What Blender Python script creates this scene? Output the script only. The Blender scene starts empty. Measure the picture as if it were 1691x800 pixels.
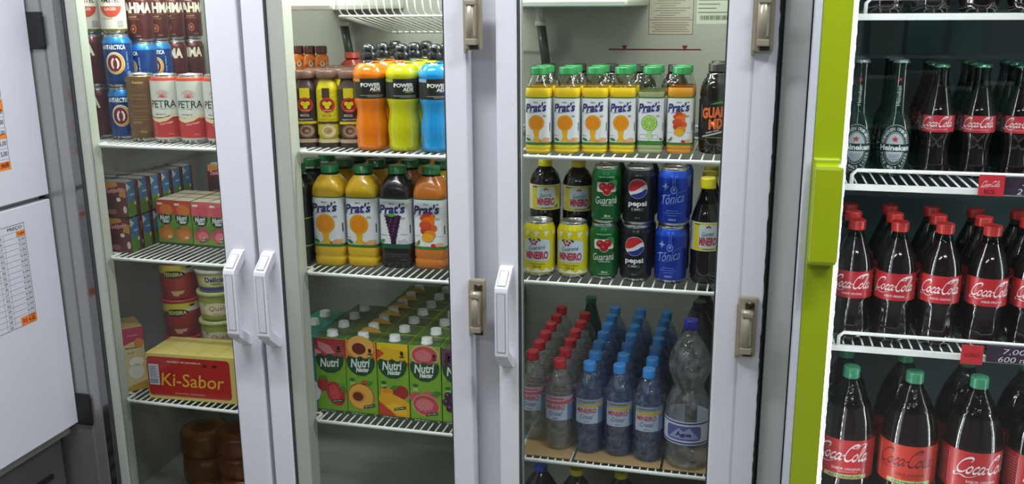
import bpy, bmesh, math, random
from mathutils import Vector, Matrix
random.seed(4)
PI = math.pi
SC = bpy.context.scene
COL = SC.collection

# ------------------------------------------------------------------ camera
F_PX = 1563.0
cam_d = bpy.data.cameras.new('camera')
cam_d.sensor_width = 36.0
cam_d.lens = 36.0 * F_PX / 1691.0
cam_d.clip_start = 0.02
cam = bpy.data.objects.new('camera', cam_d)
COL.objects.link(cam)
EYE = 1.6
_p, _y, _r = [math.radians(a) for a in (14.16, 14.28, -0.42)]
_f = Vector((-math.sin(_y)*math.cos(_p), math.cos(_y)*math.cos(_p), -math.sin(_p)))
_rt = Vector((math.cos(_y), math.sin(_y), 0))
_up = _rt.cross(_f)
_r2 = _rt*math.cos(_r) + _up*math.sin(_r)
_u2 = -_rt*math.sin(_r) + _up*math.cos(_r)
cam.matrix_world = Matrix(((_r2.x, _u2.x, -_f.x, 0), (_r2.y, _u2.y, -_f.y, 0), (_r2.z, _u2.z, -_f.z, EYE), (0, 0, 0, 1)))
SC.camera = cam
SC.view_settings.view_transform = 'Standard'
SC.view_settings.look = 'None'
SC.view_settings.exposure = 0.0
SC.view_settings.gamma = 1.0
SC.view_settings.use_curve_mapping = False
SC.cycles.transparent_max_bounces = 32
SC.cycles.max_bounces = 10

# ------------------------------------------------------------------ world and lights
W = bpy.data.worlds.new('world'); SC.world = W; W.use_nodes = True
W.node_tree.nodes['Background'].inputs[0].default_value = (0.75, 0.8, 1.0, 1)
W.node_tree.nodes['Background'].inputs[1].default_value = 0.15
ROOM_W = 27.0      # one ceiling fixture
TUBE_W = 3.1       # the light in the header of each cooler bay
COLA_W = 5.0

def area(name, loc, rot, sx, sy, w, color=(1, 1, 1), parent=None):
    d = bpy.data.lights.new(name, 'AREA'); d.shape = 'RECTANGLE'; d.size = sx; d.size_y = sy
    d.energy = w; d.color = color
    o = bpy.data.objects.new(name, d); COL.objects.link(o); o.location = loc; o.rotation_euler = rot
    if parent: o.parent = parent
    return o

# ------------------------------------------------------------------ materials
def lin(h):
    h = h.lstrip('#'); out = []
    for i in (0, 2, 4):
        c = int(h[i:i+2], 16)/255
        out.append(c/12.92 if c <= .04045 else ((c+.055)/1.055)**2.4)
    return (*out, 1)
MATS = {}
def mat(hexc, rough=.45, metal=0., coat=0., kind='paint', scale=60, var=.06, bump=0., emit=0., ior=1.33):
    key = (hexc, rough, metal, coat, kind, scale, var, bump, emit, ior)
    if key in MATS: return MATS[key]
    m = bpy.data.materials.new(kind+'_'+hexc.lstrip('#')); m.use_nodes = True
    nt = m.node_tree; N = nt.nodes; L = nt.links
    b = N['Principled BSDF']
    b.inputs['Base Color'].default_value = lin(hexc)
    b.inputs['Roughness'].default_value = rough
    b.inputs['Metallic'].default_value = metal
    b.inputs['Coat Weight'].default_value = coat
    b.inputs['Coat Roughness'].default_value = .06
    if kind in ('paint', 'metal', 'card', 'steel', 'floor', 'wall', 'wax'):
        tc = N.new('ShaderNodeTexCoord'); nz = N.new('ShaderNodeTexNoise')
        nz.inputs['Scale'].default_value = scale; nz.inputs['Detail'].default_value = 3
        mp = N.new('ShaderNodeMapping')
        if kind == 'steel': mp.inputs['Scale'].default_value = (6, 6, .25)
        L.new(tc.outputs['Object'], mp.inputs[0]); L.new(mp.outputs[0], nz.inputs['Vector'])
        mx = N.new('ShaderNodeMix'); mx.data_type = 'RGBA'; mx.blend_type = 'MIX'
        c = lin(hexc)
        mx.inputs['A'].default_value = tuple(max(0, x*(1-var)) for x in c[:3])+(1,)
        mx.inputs['B'].default_value = tuple(min(1, x*(1+var)) for x in c[:3])+(1,)
        L.new(nz.outputs[0], mx.inputs[0]); L.new(mx.outputs['Result'], b.inputs['Base Color'])
        if bump:
            bp = N.new('ShaderNodeBump'); bp.inputs['Strength'].default_value = bump; bp.inputs['Distance'].default_value = .002
            L.new(nz.outputs[0], bp.inputs['Height']); L.new(bp.outputs[0], b.inputs['Normal'])
    if kind == 'light':
        b.inputs['Emission Color'].default_value = lin(hexc); b.inputs['Emission Strength'].default_value = emit
    if kind in ('shell', 'pane', 'crinkle'):          # thin clear plastic or a pane: see-through plus surface reflection
        tr = N.new('ShaderNodeBsdfTransparent'); tr.inputs[0].default_value = lin(hexc)
        gl = N.new('ShaderNodeBsdfGlossy'); gl.inputs['Roughness'].default_value = rough
        fr = N.new('ShaderNodeFresnel'); ge = N.new('ShaderNodeNewGeometry'); mi = N.new('ShaderNodeMath'); mi.operation = 'MULTIPLY_ADD'
        mi.inputs[1].default_value = 1/ior-ior; mi.inputs[2].default_value = ior          # thin wall: same reflection from both sides
        L.new(ge.outputs['Backfacing'], mi.inputs[0]); L.new(mi.outputs[0], fr.inputs[0])
        ms = N.new('ShaderNodeMixShader')
        if kind in ('shell', 'crinkle'):
            tc = N.new('ShaderNodeTexCoord'); nz = N.new('ShaderNodeTexNoise'); nz.inputs['Scale'].default_value = scale
            bp = N.new('ShaderNodeBump'); bp.inputs['Strength'].default_value = bump; bp.inputs['Distance'].default_value = .004
            L.new(tc.outputs['Object'], nz.inputs['Vector']); L.new(nz.outputs[0], bp.inputs['Height'])
            L.new(bp.outputs[0], gl.inputs['Normal']); L.new(bp.outputs[0], fr.inputs['Normal'])
        base = tr
        if kind == 'crinkle':              # faint milky scatter of creased plastic
            df = N.new('ShaderNodeBsdfDiffuse'); df.inputs[0].default_value = lin(hexc); m2 = N.new('ShaderNodeMixShader')
            rp = N.new('ShaderNodeMapRange'); rp.inputs['From Min'].default_value = .42; rp.inputs['From Max'].default_value = .72; rp.inputs['To Min'].default_value = .03; rp.inputs['To Max'].default_value = .16
            L.new(nz.outputs[0], rp.inputs['Value']); L.new(rp.outputs[0], m2.inputs[0])
            L.new(tr.outputs[0], m2.inputs[1]); L.new(df.outputs[0], m2.inputs[2]); base = m2
        L.new(fr.outputs[0], ms.inputs[0]); L.new(base.outputs[0], ms.inputs[1]); L.new(gl.outputs[0], ms.inputs[2])
        L.new(ms.outputs[0], N['Material Output'].inputs[0])
    if kind == 'liquid':                   # bottle full of clear liquid
        b.inputs['Transmission Weight'].default_value = 1.0; b.inputs['IOR'].default_value = ior
        tc = N.new('ShaderNodeTexCoord'); nz = N.new('ShaderNodeTexNoise'); nz.inputs['Scale'].default_value = scale
        bp = N.new('ShaderNodeBump'); bp.inputs['Strength'].default_value = bump; bp.inputs['Distance'].default_value = .004
        L.new(tc.outputs['Object'], nz.inputs['Vector']); L.new(nz.outputs[0], bp.inputs['Height']); L.new(bp.outputs[0], b.inputs['Normal'])
    if kind == 'drink':                    # coloured drink behind a glossy wall, slightly wavy
        tc = N.new('ShaderNodeTexCoord'); nz = N.new('ShaderNodeTexNoise'); nz.inputs['Scale'].default_value = scale
        bp = N.new('ShaderNodeBump'); bp.inputs['Strength'].default_value = bump; bp.inputs['Distance'].default_value = .003
        L.new(tc.outputs['Object'], nz.inputs['Vector']); L.new(nz.outputs[0], bp.inputs['Height']); L.new(bp.outputs[0], b.inputs['Coat Normal'])
        L.new(bp.outputs[0], b.inputs['Normal'])
    MATS[key] = m
    return m
def ink(h): return mat(h, .38, 0, .15, 'print')
WHITE = mat('#dcdce2', .35, 0, .1, 'paint', 9, .02)
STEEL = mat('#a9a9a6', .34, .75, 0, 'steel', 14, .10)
CHROME = mat('#d2d2d2', .08, 1., 0, 'metal', 30, .02)
BEIGE = mat('#a39a86', .35, .25, .1, 'metal', 50, .05)
DARK = mat('#141414', .5, 0, 0, 'paint', 40, .1)
WIRE = mat('#e6e8e4', .35, 0, .2, 'paint', 40, .03)
INNER = mat('#b3b5ac', .45, 0, 0, 'wall', 5, .04)
ALU = mat('#c9c9c9', .25, .9, 0, 'metal', 60, .03)
GLASS = mat('#fbfdfc', .0, 0, 0, 'pane', ior=1.33)

# ------------------------------------------------------------------ mesh helpers
def obj(name, me, parent=None, label=None):
    o = bpy.data.objects.new(name, me); COL.objects.link(o)
    if parent: o.parent = parent
    if label: o['label'] = label
    return o
def tag(o, label, cat, group=None, kind=None):
    o['label'] = label; o['category'] = cat
    if group: o['group'] = group
    if kind: o['kind'] = kind
    return o
def empty(name, loc, label, cat, group=None, rz=0, kind=None):
    o = bpy.data.objects.new(name, None); COL.objects.link(o); o.location = loc; o.rotation_euler = (0, 0, rz)
    o.empty_display_size = .02
    return tag(o, label, cat, group, kind)

class MB:
    def __init__(s): s.v = []; s.f = []; s.m = []; s.sm = []; s.mats = []
    def mi(s, m):
        if m not in s.mats: s.mats.append(m)
        return s.mats.index(m)
    def add(s, vs, fs, m, smooth=False):
        o = len(s.v); s.v += [tuple(v) for v in vs]; k = s.mi(m)
        for f in fs: s.f.append(tuple(i+o for i in f)); s.m.append(k); s.sm.append(smooth)
    def box(s, x0, x1, y0, y1, z0, z1, m, b=0.):
        if b <= 0:
            vs = [(x, y, z) for z in (z0, z1) for y in (y0, y1) for x in (x0, x1)]
            s.add(vs, [(0, 2, 3, 1), (4, 5, 7, 6), (0, 1, 5, 4), (2, 6, 7, 3), (0, 4, 6, 2), (1, 3, 7, 5)], m); return
        bm = bmesh.new(); bmesh.ops.create_cube(bm, size=1)
        for v in bm.verts: v.co = Vector(((x0+x1)/2+v.co.x*(x1-x0), (y0+y1)/2+v.co.y*(y1-y0), (z0+z1)/2+v.co.z*(z1-z0)))
        bmesh.ops.bevel(bm, geom=bm.edges[:], offset=b, segments=2, affect='EDGES', profile=.6)
        bm.verts.ensure_lookup_table(); bm.verts.index_update()
        s.add([v.co.copy() for v in bm.verts], [[v.index for v in f.verts] for f in bm.faces], m); bm.free()
    def tube(s, pts, r, m, seg=8, closed=False):
        P = [Vector(p) for p in pts]; n = len(P); rings = []
        up = None
        for i, p in enumerate(P):
            a = P[i-1] if (i or closed) else P[i]; b = P[(i+1) % n] if (i < n-1 or closed) else P[i]
            t = (b-a).normalized()
            if up is None:
                up = Vector((0, 0, 1)) if abs(t.z) < .9 else Vector((0, 1, 0))
            u = t.cross(up); 
            if u.length < 1e-6: u = t.orthogonal()
            u.normalize(); w = u.cross(t); up = w
            rr = r[i] if isinstance(r, (list, tuple)) else r
            rings.append([p+u*math.cos(k*2*PI/seg)*rr+w*math.sin(k*2*PI/seg)*rr for k in range(seg)])
        vs = [v for rg in rings for v in rg]; fs = []
        for i in range(n if closed else n-1):
            a = i*seg; b = ((i+1) % n)*seg
            for k in range(seg): fs.append((a+k, b+k, b+(k+1) % seg, a+(k+1) % seg))
        if not closed: fs += [tuple(range(seg)), tuple(range((n-1)*seg, n*seg))[::-1]]
        s.add(vs, fs, m, True)
    def lathe(s, prof, seg=36, cap0=True, cap1=True, cx=0, cy=0, rib=0., ribn=0, ribz=None):
        """prof: (r, z, squareness n, material of the ring above)"""
        vs = []; 
        for (r, z, n, *_) in prof:
            for k in range(seg):
                t = 2*PI*(k+.5)/seg; c, sn = math.cos(t), math.sin(t)
                q = r if n <= 2 else min(r*1.3, r/((abs(c)**n+abs(sn)**n)**(1./n)))
                if rib and ribz and ribz[0] <= z <= ribz[1]: q *= 1+rib*math.cos(ribn*t)
                vs.append((cx+q*c, cy+q*sn, z))
        base = len(s.v); s.v += vs
        for i in range(len(prof)-1):
            k0 = s.mi(prof[i][3]); 
            for k in range(seg):
                a = base+i*seg; b = a+seg
                s.f.append((a+k, a+(k+1) % seg, b+(k+1) % seg, b+k)); s.m.append(k0); s.sm.append(True)
        if cap0: s.f.append(tuple(base+k for k in range(seg))[::-1]); s.m.append(s.mi(prof[0][3])); s.sm.append(False)
        if cap1:
            e = base+(len(prof)-1)*seg
            s.f.append(tuple(e+k for k in range(seg))); s.m.append(s.mi(prof[-2][3])); s.sm.append(False)
    def mesh(s, name):
        me = bpy.data.meshes.new(name); me.from_pydata(s.v, [], s.f)
        for m in s.mats: me.materials.append(m)
        me.polygons.foreach_set('material_index', s.m); me.polygons.foreach_set('use_smooth', s.sm)
        me.update(); return me
    def build(s, name, parent=None, label=None): return obj(name, s.mesh(name), parent, label)

def join(name, meshes):
    b = MB()
    for me in meshes:
        o = len(b.v); b.v += [tuple(v.co) for v in me.vertices]
        mm = [b.mi(m) for m in me.materials]
        for p in me.polygons:
            b.f.append(tuple(i+o for i in p.vertices)); b.m.append(mm[p.material_index]); b.sm.append(p.use_smooth)
    return b.mesh(name)

# ------------------------------------------------------------------ flat artwork, wrapped on to surfaces
TXT = {}
def text_geo(s, bold, space=1.0):
    k = (s, bold, space)
    if k in TXT: return TXT[k]
    c = bpy.data.curves.new('txt', 'FONT'); c.body = s; c.size = 1; c.offset = bold; c.resolution_u = 3; c.space_character = space
    o = bpy.data.objects.new('txt', c); COL.objects.link(o)
    me = bpy.data.meshes.new_from_object(o)
    vs = [(v.co.x, v.co.y) for v in me.vertices]; fs = [tuple(p.vertices) for p in me.polygons]
    bpy.data.objects.remove(o); bpy.data.meshes.remove(me); bpy.data.curves.remove(c)
    if not vs: vs = [(0, 0), (1, 0), (0, 1)]; fs = []
    x0 = min(v[0] for v in vs); x1 = max(v[0] for v in vs); y0 = min(v[1] for v in vs); y1 = max(v[1] for v in vs)
    TXT[k] = ([((x-x0)/(x1-x0), (y-y0)/(y1-y0)) for x, y in vs], fs, (x1-x0)/(y1-y0)); return TXT[k]
def spline(pts, n=8):
    out = []; P = [pts[0]]+list(pts)+[pts[-1]]
    for i in range(1, len(P)-2):
        for k in range(n):
            t = k/n; q = []
            for a, b, c, d in zip(P[i-1], P[i], P[i+1], P[i+2]):
                q.append(.5*((2*b)+(c-a)*t+(2*a-5*b+4*c-d)*t*t+(3*b-a-3*c+d)*t**3))
            out.append(tuple(q))
    out.append(tuple(pts[-1])); return out
class Art:
    def __init__(s): s.v = []; s.f = []; s.c = []
    def add(s, vs, fs, col, l):
        o = len(s.v); s.v += [(x, y, l) for x, y in vs]
        for f in fs: s.f.append(tuple(i+o for i in f)); s.c.append(col)
    def poly(s, pts, col, l=1): s.add(pts, [tuple(range(len(pts)))], col, l)
    def rect(s, x0, y0, x1, y1, col, l=0, nv=1):
        for i in range(nv):
            a = y0+(y1-y0)*i/nv; b = y0+(y1-y0)*(i+1)/nv
            s.add([(x0, a), (x1, a), (x1, b), (x0, b)], [(0, 1, 2, 3)], col, l)
    def rrect(s, x0, y0, x1, y1, r, col, l=1):
        p = []
        for cx, cy, a in ((x1-r, y1-r, 0), (x0+r, y1-r, 90), (x0+r, y0+r, 180), (x1-r, y0+r, 270)):
            p += [(cx+r*math.cos(math.radians(a+k*22.5)), cy+r*math.sin(math.radians(a+k*22.5))) for k in range(5)]
        s.poly(p, col, l)
    def frame(s, x0, y0, x1, y1, w, col, l=1):
        s.rect(x0, y0, x1, y0+w, col, l); s.rect(x0, y1-w, x1, y1, col, l); s.rect(x0, y0+w, x0+w, y1-w, col, l); s.rect(x1-w, y0+w, x1, y1-w, col, l)
    def ell(s, cx, cy, rx, ry, col, l=1, n=24, a0=0, a1=360, rot=0):
        k = n if a1-a0 >= 360 else n+1; p = []
        for i in range(k):
            a = math.radians(a0+(a1-a0)*i/n); x, y = rx*math.cos(a), ry*math.sin(a); c, sn = math.cos(rot), math.sin(rot)
            p.append((cx+x*c-y*sn, cy+x*sn+y*c))
        s.poly(p, col, l)
    def star(s, cx, cy, r, col, l=2):
        p = [(cx+(r if k % 2 == 0 else r*.42)*math.sin(k*PI/5), cy+(r if k % 2 == 0 else r*.42)*math.cos(k*PI/5)) for k in range(10)]
        s.poly(p, col, l)
    def text(s, t, cx, cy, h, col, l=2, w=None, bold=.02, shear=0., rot=0., arc=0.):
        vs, fs, asp = text_geo(t, bold); w = w or h*asp*.9; out = []
        for x, y in vs:
            X = (x-.5)*w+(y-.5)*h*shear; Y = (y-.5)*h+arc*(x-.5)**2
            c, sn = math.cos(rot), math.sin(rot); out.append((cx+X*c-Y*sn, cy+X*sn+Y*c))
        s.add(out, fs, col, l)
    def ringtext(s, t, cx, cy, rx, ry, h, a0, a1, col, l=2, inward=False):
        n = len(t)
        for i, ch in enumerate(t):
            if ch == ' ': continue
            a = math.radians(a0+(a1-a0)*(i+.5)/n)
            s.text(ch, cx+rx*math.cos(a), cy+ry*math.sin(a), h, col, l, rot=a-PI/2 if not inward else a+PI/2, w=h*.75)
    def stroke(s, pts, w0, w1, col, l=2, slant=.9, n=8):
        P = spline(pts, n); vs = []; fs = []
        pn = (math.cos(slant), math.sin(slant))
        for i, p in enumerate(P):
            a = P[max(0, i-1)]; b = P[min(len(P)-1, i+1)]; dx, dy = b[0]-a[0], b[1]-a[1]; L = math.hypot(dx, dy) or 1
            dx, dy = dx/L, dy/L; w = (w0+(w1-w0)*abs(dx*pn[1]-dy*pn[0])**1.5)/2
            e = min(1, 4*min(i, len(P)-1-i)/len(P)+.35); w *= e
            vs += [(p[0]-dy*w, p[1]+dx*w), (p[0]+dy*w, p[1]-dx*w)]
            if i: fs.append((2*i-2, 2*i-1, 2*i+1, 2*i))
        s.add(vs, fs, col, l)
    def cola(s, cx, cy, w, col, l=2, k=1.):
        """flowing white script logo drawn stroke by stroke; w = width"""
        S = w/3.15; sh = .30
        def T(pts): return [(cx+(x-1.62+(y-.4)*sh)*S, cy+(y-.42)*S*k) for x, y in pts]
        A = .045*S; B = .155*S
        def st(p, a=A, b=B, sl=1.15): s.stroke(T(p), a, b, col, l, sl, 7)
        st([(.62, .72), (.70, .83), (.64, .97), (.46, .98), (.24, .82), (.10, .52), (.08, .22), (.22, .02), (.42, .04), (.58, .22)])
        st([(.20, .02), (.02, -.10), (.10, -.26), (.38, -.16), (.70, -.26), (1.02, -.20), (1.24, -.06)], .03*S, .10*S, .3)
        def o(x): st([(x+.14, .44), (x+.02, .36), (x-.03, .18), (x+.04, .03), (x+.16, .06), (x+.23, .24), (x+.18, .42), (x+.08, .45)])
        o(.64)
        st([(1.20, .36), (1.14, .45), (1.02, .36), (.96, .18), (1.02, .03), (1.14, .06), (1.24, .18)])
        def a(x): st([(x+.24, .40), (x+.12, .45), (x+.01, .32), (x-.01, .12), (x+.07, .02), (x+.18, .14), (x+.26, .42)]); st([(x+.27, .46), (x+.24, .20), (x+.27, .04), (x+.38, .12)])
        a(1.26)
        st([(1.60, .30), (1.68, .35), (1.78, .31)], .05*S, .09*S)
        st([(2.24, .78), (2.34, .92), (2.26, 1.06), (2.06, 1.02), (1.86, .82), (1.76, .48), (1.80, .14), (1.98, .0), (2.16, .10), (2.26, .26)])
        st([(1.96, .92), (2.10, .84), (2.36, 1.00), (2.66, 1.10), (2.92, .98)], .03*S, .09*S, .3)
        o(2.26)
        st([(2.56, .20), (2.74, .52), (2.82, .82), (2.74, .92), (2.64, .70), (2.60, .34), (2.64, .06), (2.74, .06), (2.82, .16)])
        a(2.84)
    def finish(s, name, surf, du=.004, curved=True, rough=None):
        cols = []; 
        for c in s.c:
            if c not in cols: cols.append(c)
        me0 = bpy.data.meshes.new('t'); me0.from_pydata(s.v, [], s.f)
        me0.polygons.foreach_set('material_index', [cols.index(c) for c in s.c])
        if curved:
            bm = bmesh.new(); bm.from_mesh(me0)
            x0 = min(v[0] for v in s.v); x1 = max(v[0] for v in s.v); k = int(x0/du)-1
            while k*du < x1:
                if k*du > x0: bmesh.ops.bisect_plane(bm, geom=bm.verts[:]+bm.edges[:]+bm.faces[:], plane_co=(k*du, 0, 0), plane_no=(1, 0, 0))
                k += 1
            bm.to_mesh(me0); bm.free()
        b = MB(); b.mats = [c if not isinstance(c, str) else ink(c) for c in cols]
        b.v = [surf(v.co.x, v.co.y, v.co.z) for v in me0.vertices]
        b.f = [tuple(p.vertices) for p in me0.polygons]; b.m = [p.material_index for p in me0.polygons]; b.sm = [curved]*len(b.f)
        bpy.data.meshes.remove(me0)
        return b.mesh(name)
EPS = .00022
def cyl(r, n=2, rf=None, u0=0.):
    tab = [(0., 0.)]; last = None; L = 0
    def q(t, rr): c, sn = math.cos(t), math.sin(t); return rr if n <= 2 else rr/((abs(c)**n+abs(sn)**n)**(1./n))
    ts = [i*PI*.98/240 for i in range(241)]; arc = [0.]
    for i in range(1, 241):
        a, b = ts[i-1], ts[i]; x0, y0, x1, y1 = q(a, r)*math.sin(a), q(a, r)*math.cos(a), q(b, r)*math.sin(b), q(b, r)*math.cos(b)
        arc.append(arc[-1]+math.hypot(x1-x0, y1-y0))
    def f(u, v, l):
        u += u0; s = -1 if u < 0 else 1; a = abs(u); lo, hi = 0, 240
        a = min(a, arc[-1])
        while hi-lo > 1:
            m = (lo+hi)//2
            if arc[m] <= a: lo = m
            else: hi = m
        t = ts[lo]+(ts[hi]-ts[lo])*((a-arc[lo])/max(1e-9, arc[hi]-arc[lo]))
        rr = (rf(v) if rf else r); R = q(t, rr)+EPS*(l+2)
        return (s*R*math.sin(t), -R*math.cos(t), v)
    return f
def front(y): return lambda u, v, l: (u, y-EPS*(l+1), v)
def right(x): return lambda u, v, l: (x+EPS*(l+1), u, v)

# a product = name, category and parts; put() sets one copy of it in the scene
def product(name, cat, *parts): return dict(name=name, cat=cat, parts=parts)
TREE = []
def put(pr, x, y, z, label, group=None, rz=0.):
    o = empty(pr['name'], (x, y, z), label, pr['cat'], group, rz)
    for p in pr['parts']:
        c = obj(p[0], p[1], o, p[2] if len(p) > 2 else None)
        for q in (p[3] if len(p) > 3 else ()): obj(q[0], q[1], c)
    return o

# ================================================================== THE ROOM
def struct(name, b):
    o = b.build(name); o['kind'] = 'structure'; return o
RX0, RX1, RY0, RY1, RZ = -2.9, 2.4, -3.0, 2.75, 2.75
FLOORM = mat('#8d8a84', .25, 0, .2, 'floor', 3, .12)
WALLM = mat('#9a9d9a', .7, 0, 0, 'wall', 3, .05)
b = MB(); b.box(RX0, RX1, RY0, RY1, -.05, 0, FLOORM); struct('floor', b)
b = MB(); b.box(RX0, RX1, RY0, RY1, RZ, RZ+.05, WALLM); struct('ceiling', b)
b = MB(); b.box(RX0-.05, RX0, RY0, RY1, 0, RZ, WALLM); struct('wall_left', b)
b = MB(); b.box(RX1, RX1+.05, RY0, RY1, 0, RZ, WALLM); struct('wall_right', b)
b = MB(); b.box(RX0, RX1, RY1, RY1+.05, 0, RZ, WALLM); struct('wall_back', b)
b = MB(); b.box(RX0, RX1, RY0-.05, RY0, 0, RZ, mat('#75797c', .6, 0, 0, 'wall', 2, .1)); struct('wall_front', b)
for i, (x, y) in enumerate(((-1.1, 1.05), (.9, 1.05), (-1.1, -1.3), (.9, -1.3))):
    o = empty('ceiling_light', (x, y, RZ), 'white ceiling batten lamp, '+('near' if y > 0 else 'far')+' one on the '+('left' if x < 0 else 'right'), 'ceiling light', 'ceiling battens')
    b = MB(); b.box(-.62, .62, -.07, .07, -.05, 0, WHITE, .008); b.build('housing', o)
    b = MB()
    for yy in (-.035, .035): b.tube([(-.58, yy, -.066), (.58, yy, -.066)], .014, mat('#ffffff', .4, 0, 0, 'light', emit=4.))
    b.build('tube', o)
    area('lamp', (0, 0, -.1), (0, 0, 0), 1.2, .14, ROOM_W*(1.3 if y > 0 else .45), (.92, .95, 1.), o)

shelfu = empty('store_shelf', (1.35, -2.72, 0), 'long unseen store shelf unit facing the coolers, added for the glass to reflect', 'shelf unit')  # unseen shelf and packets behind the camera, added for the glass to reflect
b = MB(); b.box(-.95, .95, -.22, .22, .0, .12, mat('#6f7a78', .5)); b.box(-.95, .95, -.24, -.20, .12, 2.1, mat('#4f8474', .5)); b.build('frame', shelfu)
for z in (.5, .9, 1.3, 1.7):
    b = MB(); b.box(-.95, .95, -.2, .2, z-.02, z, mat('#8aa49c', .5)); b.build('shelf_board', shelfu)
PK = ('#3f7a6c', '#4f8a7a', '#7a8478', '#3a6a74', '#4a7464', '#6a5a58')
for z in (.9, 1.3, 1.7):
    for k in range(9):
        w = .078+.011*((k*7) % 3); hh = .20+.03*((k*5+int(z*10)) % 4)
        b = MB(); b.box(-w, w, -.07, .07, 0, hh, mat(PK[(k+int(z*10)) % 6], .4, 0, 0, 'card', 12, .25), .006); b.box(-w*.9, w*.9, -.003, .003, hh-.001, hh+.02, mat('#c8ccc8', .4), .001)
        o = b.build('food_packet'); o.location = (1.35-.84+k*.21, -2.62, z)
        tag(o, 'coloured food packet on the unseen store shelf facing the coolers, '+('low', 'middle', 'high')[int((z-.9)/.39)]+' board', 'packet', 'packets on the store shelf')

# ================================================================== WHITE THREE DOOR COOLER
CX0, CX1 = -1.60, .04
CT, CB, CF = 2.02, .10, .33     # top, bottom, chamber floor
cooler = empty('display_cooler', (0, 0, 0), 'wide white upright cooler with three glass doors, full of drinks', 'cooler')
b = MB()
b.box(CX0, CX1, 2.43, 2.48, CB, CT, INNER)                     # back
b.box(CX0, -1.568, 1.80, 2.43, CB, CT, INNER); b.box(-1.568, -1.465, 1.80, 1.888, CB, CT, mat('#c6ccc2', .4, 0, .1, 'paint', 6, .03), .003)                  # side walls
b.box(-.02, CX1, 1.84, 2.43, CB, CT, INNER)
b.box(CX0, CX1, 1.80, 2.48, CT, CT+.05, WHITE)                 # top
b.box(CX0, CX1, 1.80, 2.48, CB-.04, CB, INNER); b.box(CX0, CX1, 1.82, 2.43, CF-.02, CF, INNER)                 # floor of the chamber
b.box(CX0, CX1, 1.80, 1.88, CT-.14, CT, WHITE)                 # header
b.box(CX0, CX1, 1.80, 1.86, CB, CB+.12, WHITE)
b.build('cabinet', cooler)
b = MB(); b.box(-.545, -.470, 1.797, 1.86, CB, CT, WHITE, .003); b.build('mullion', cooler)
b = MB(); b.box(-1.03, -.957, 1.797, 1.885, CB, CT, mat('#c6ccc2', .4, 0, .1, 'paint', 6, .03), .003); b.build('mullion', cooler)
b = MB(); b.box(-.012, CX1, 1.752, 1.84, CB-.04, CT+.05, WHITE, .004); b.build('side_post', cooler)
b = MB(); b.box(CX0-.02, -1.438, 1.752, 1.80, CB-.04, CT+.05, STEEL, .003); b.box(-1.472, -1.468, 1.7505, 1.753, CB, CT, mat('#6f6f6c', .5)); b.build('corner_post', cooler, 'post at the left corner, greyed for the shade of the price board')  # steel grey stands in for the price board's shade on the white frame
# evaporator housings under the roof of two bays
b = MB(); b.box(-1.12, -.905, 1.98, 2.43, 1.588, 1.70, mat('#dfe0da', .4, 0, 0, 'wall', 5, .02), .01); b.build('evaporator_housing', cooler)
b = MB(); b.box(-.60, -.262, 2.02, 2.43, 1.592, 1.70, mat('#c9d0c6', .4, 0, 0, 'wall', 5, .02), .01); b.build('evaporator_housing', cooler)
for x, dx in ((-1.07, .012), (-.535, .012)):
    b = MB(); b.tube([(x, 2.39, 1.60), (x+dx*.4, 2.39, 1.555)], .010, mat('#cfd2cb', .4)); b.tube([(x+dx*.4, 2.39, 1.556), (x+dx*2, 2.40, 1.40)], .012, mat('#50534e', .35, 0, .2)); b.tube([(x+dx*.4, 2.39, 1.556), (x+dx*.4, 2.39, 1.545)], .0145, WIRE)
    b.build('drain_pipe', cooler, 'grey drain hose with a white collar')
# lights inside, one tube per bay behind the header
for i, (x0, x1) in enumerate(((-1.44, -1.05), (-.94, -.56), (-.45, -.04))):
    b = MB(); b.tube([(x0+.02, 1.925, 1.90), (x1-.02, 1.925, 1.90)], .013, mat('#f4fff0', .4, 0, 0, 'light', emit=5.)); b.build('light_tube', cooler)
    area('tube_lamp', ((x0+x1)/2, 1.915, 1.87), (math.radians(18), 0, 0), x1-x0-.05, .05, TUBE_W*(1.0, 1.15, 1.1)[i], (.96, 1., .91), cooler)
# vertical light tube on the frame beside each bay, hidden behind the door stile
# stickers on the back wall, third bay
A = Art(); A.rect(-.263, 1.522, -.154, 1.72, '#c3bfae', 0); A.frame(-.263, 1.522, -.154, 1.72, .0012, '#8a3b3b'); A.rect(-.262, 1.557, -.155, 1.5583, '#8a3b3b', 1)
for k in range(5): A.rect(-.255+.006*(k % 2), 1.529+k*.0052, -.162-.004*(k % 3), 1.5305+k*.0052, '#8f6a64', 1)
for k in range(26): A.rect(-.25+.007*(k % 3), 1.562+k*.0058, -.162-.012*((k*7) % 4), 1.5637+k*.0058, '#8f7d74', 1)
obj('instruction_sticker', A.finish('instruction_sticker', front(2.43), curved=False), cooler, 'white instruction sticker framed in dark red')
A = Art(); A.rect(-.146, 1.548, -.03, 1.70, '#d6dccb', 0)
x = -.138
while x < -.036:
    w = random.choice((.0008, .0014, .002)); A.rect(x, 1.557, x+w, 1.568, '#3c4038', 1); x += w+random.choice((.0009, .0015))
for k in range(12):
    A.rect(-.143, 1.574+k*.0098, -.143+random.uniform(.03, .1), 1.5765+k*.0098, '#7c8276', 1)
obj('barcode_sticker', A.finish('barcode_sticker', front(2.43), curved=False), cooler, 'pale sticker with a barcode')
A = Art(); A.rect(-.362, 1.4835, -.132, 1.4872, '#7c2c31', 0)
for x in (-.322, -.172): A.poly([(x-.0075, 1.4955), (x, 1.4815), (x+.0075, 1.4955)], '#7c2c31', 1)
obj('load_line_sticker', A.finish('load_line_sticker', front(2.43), curved=False), cooler, 'dark red line with two small triangles')
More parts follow.
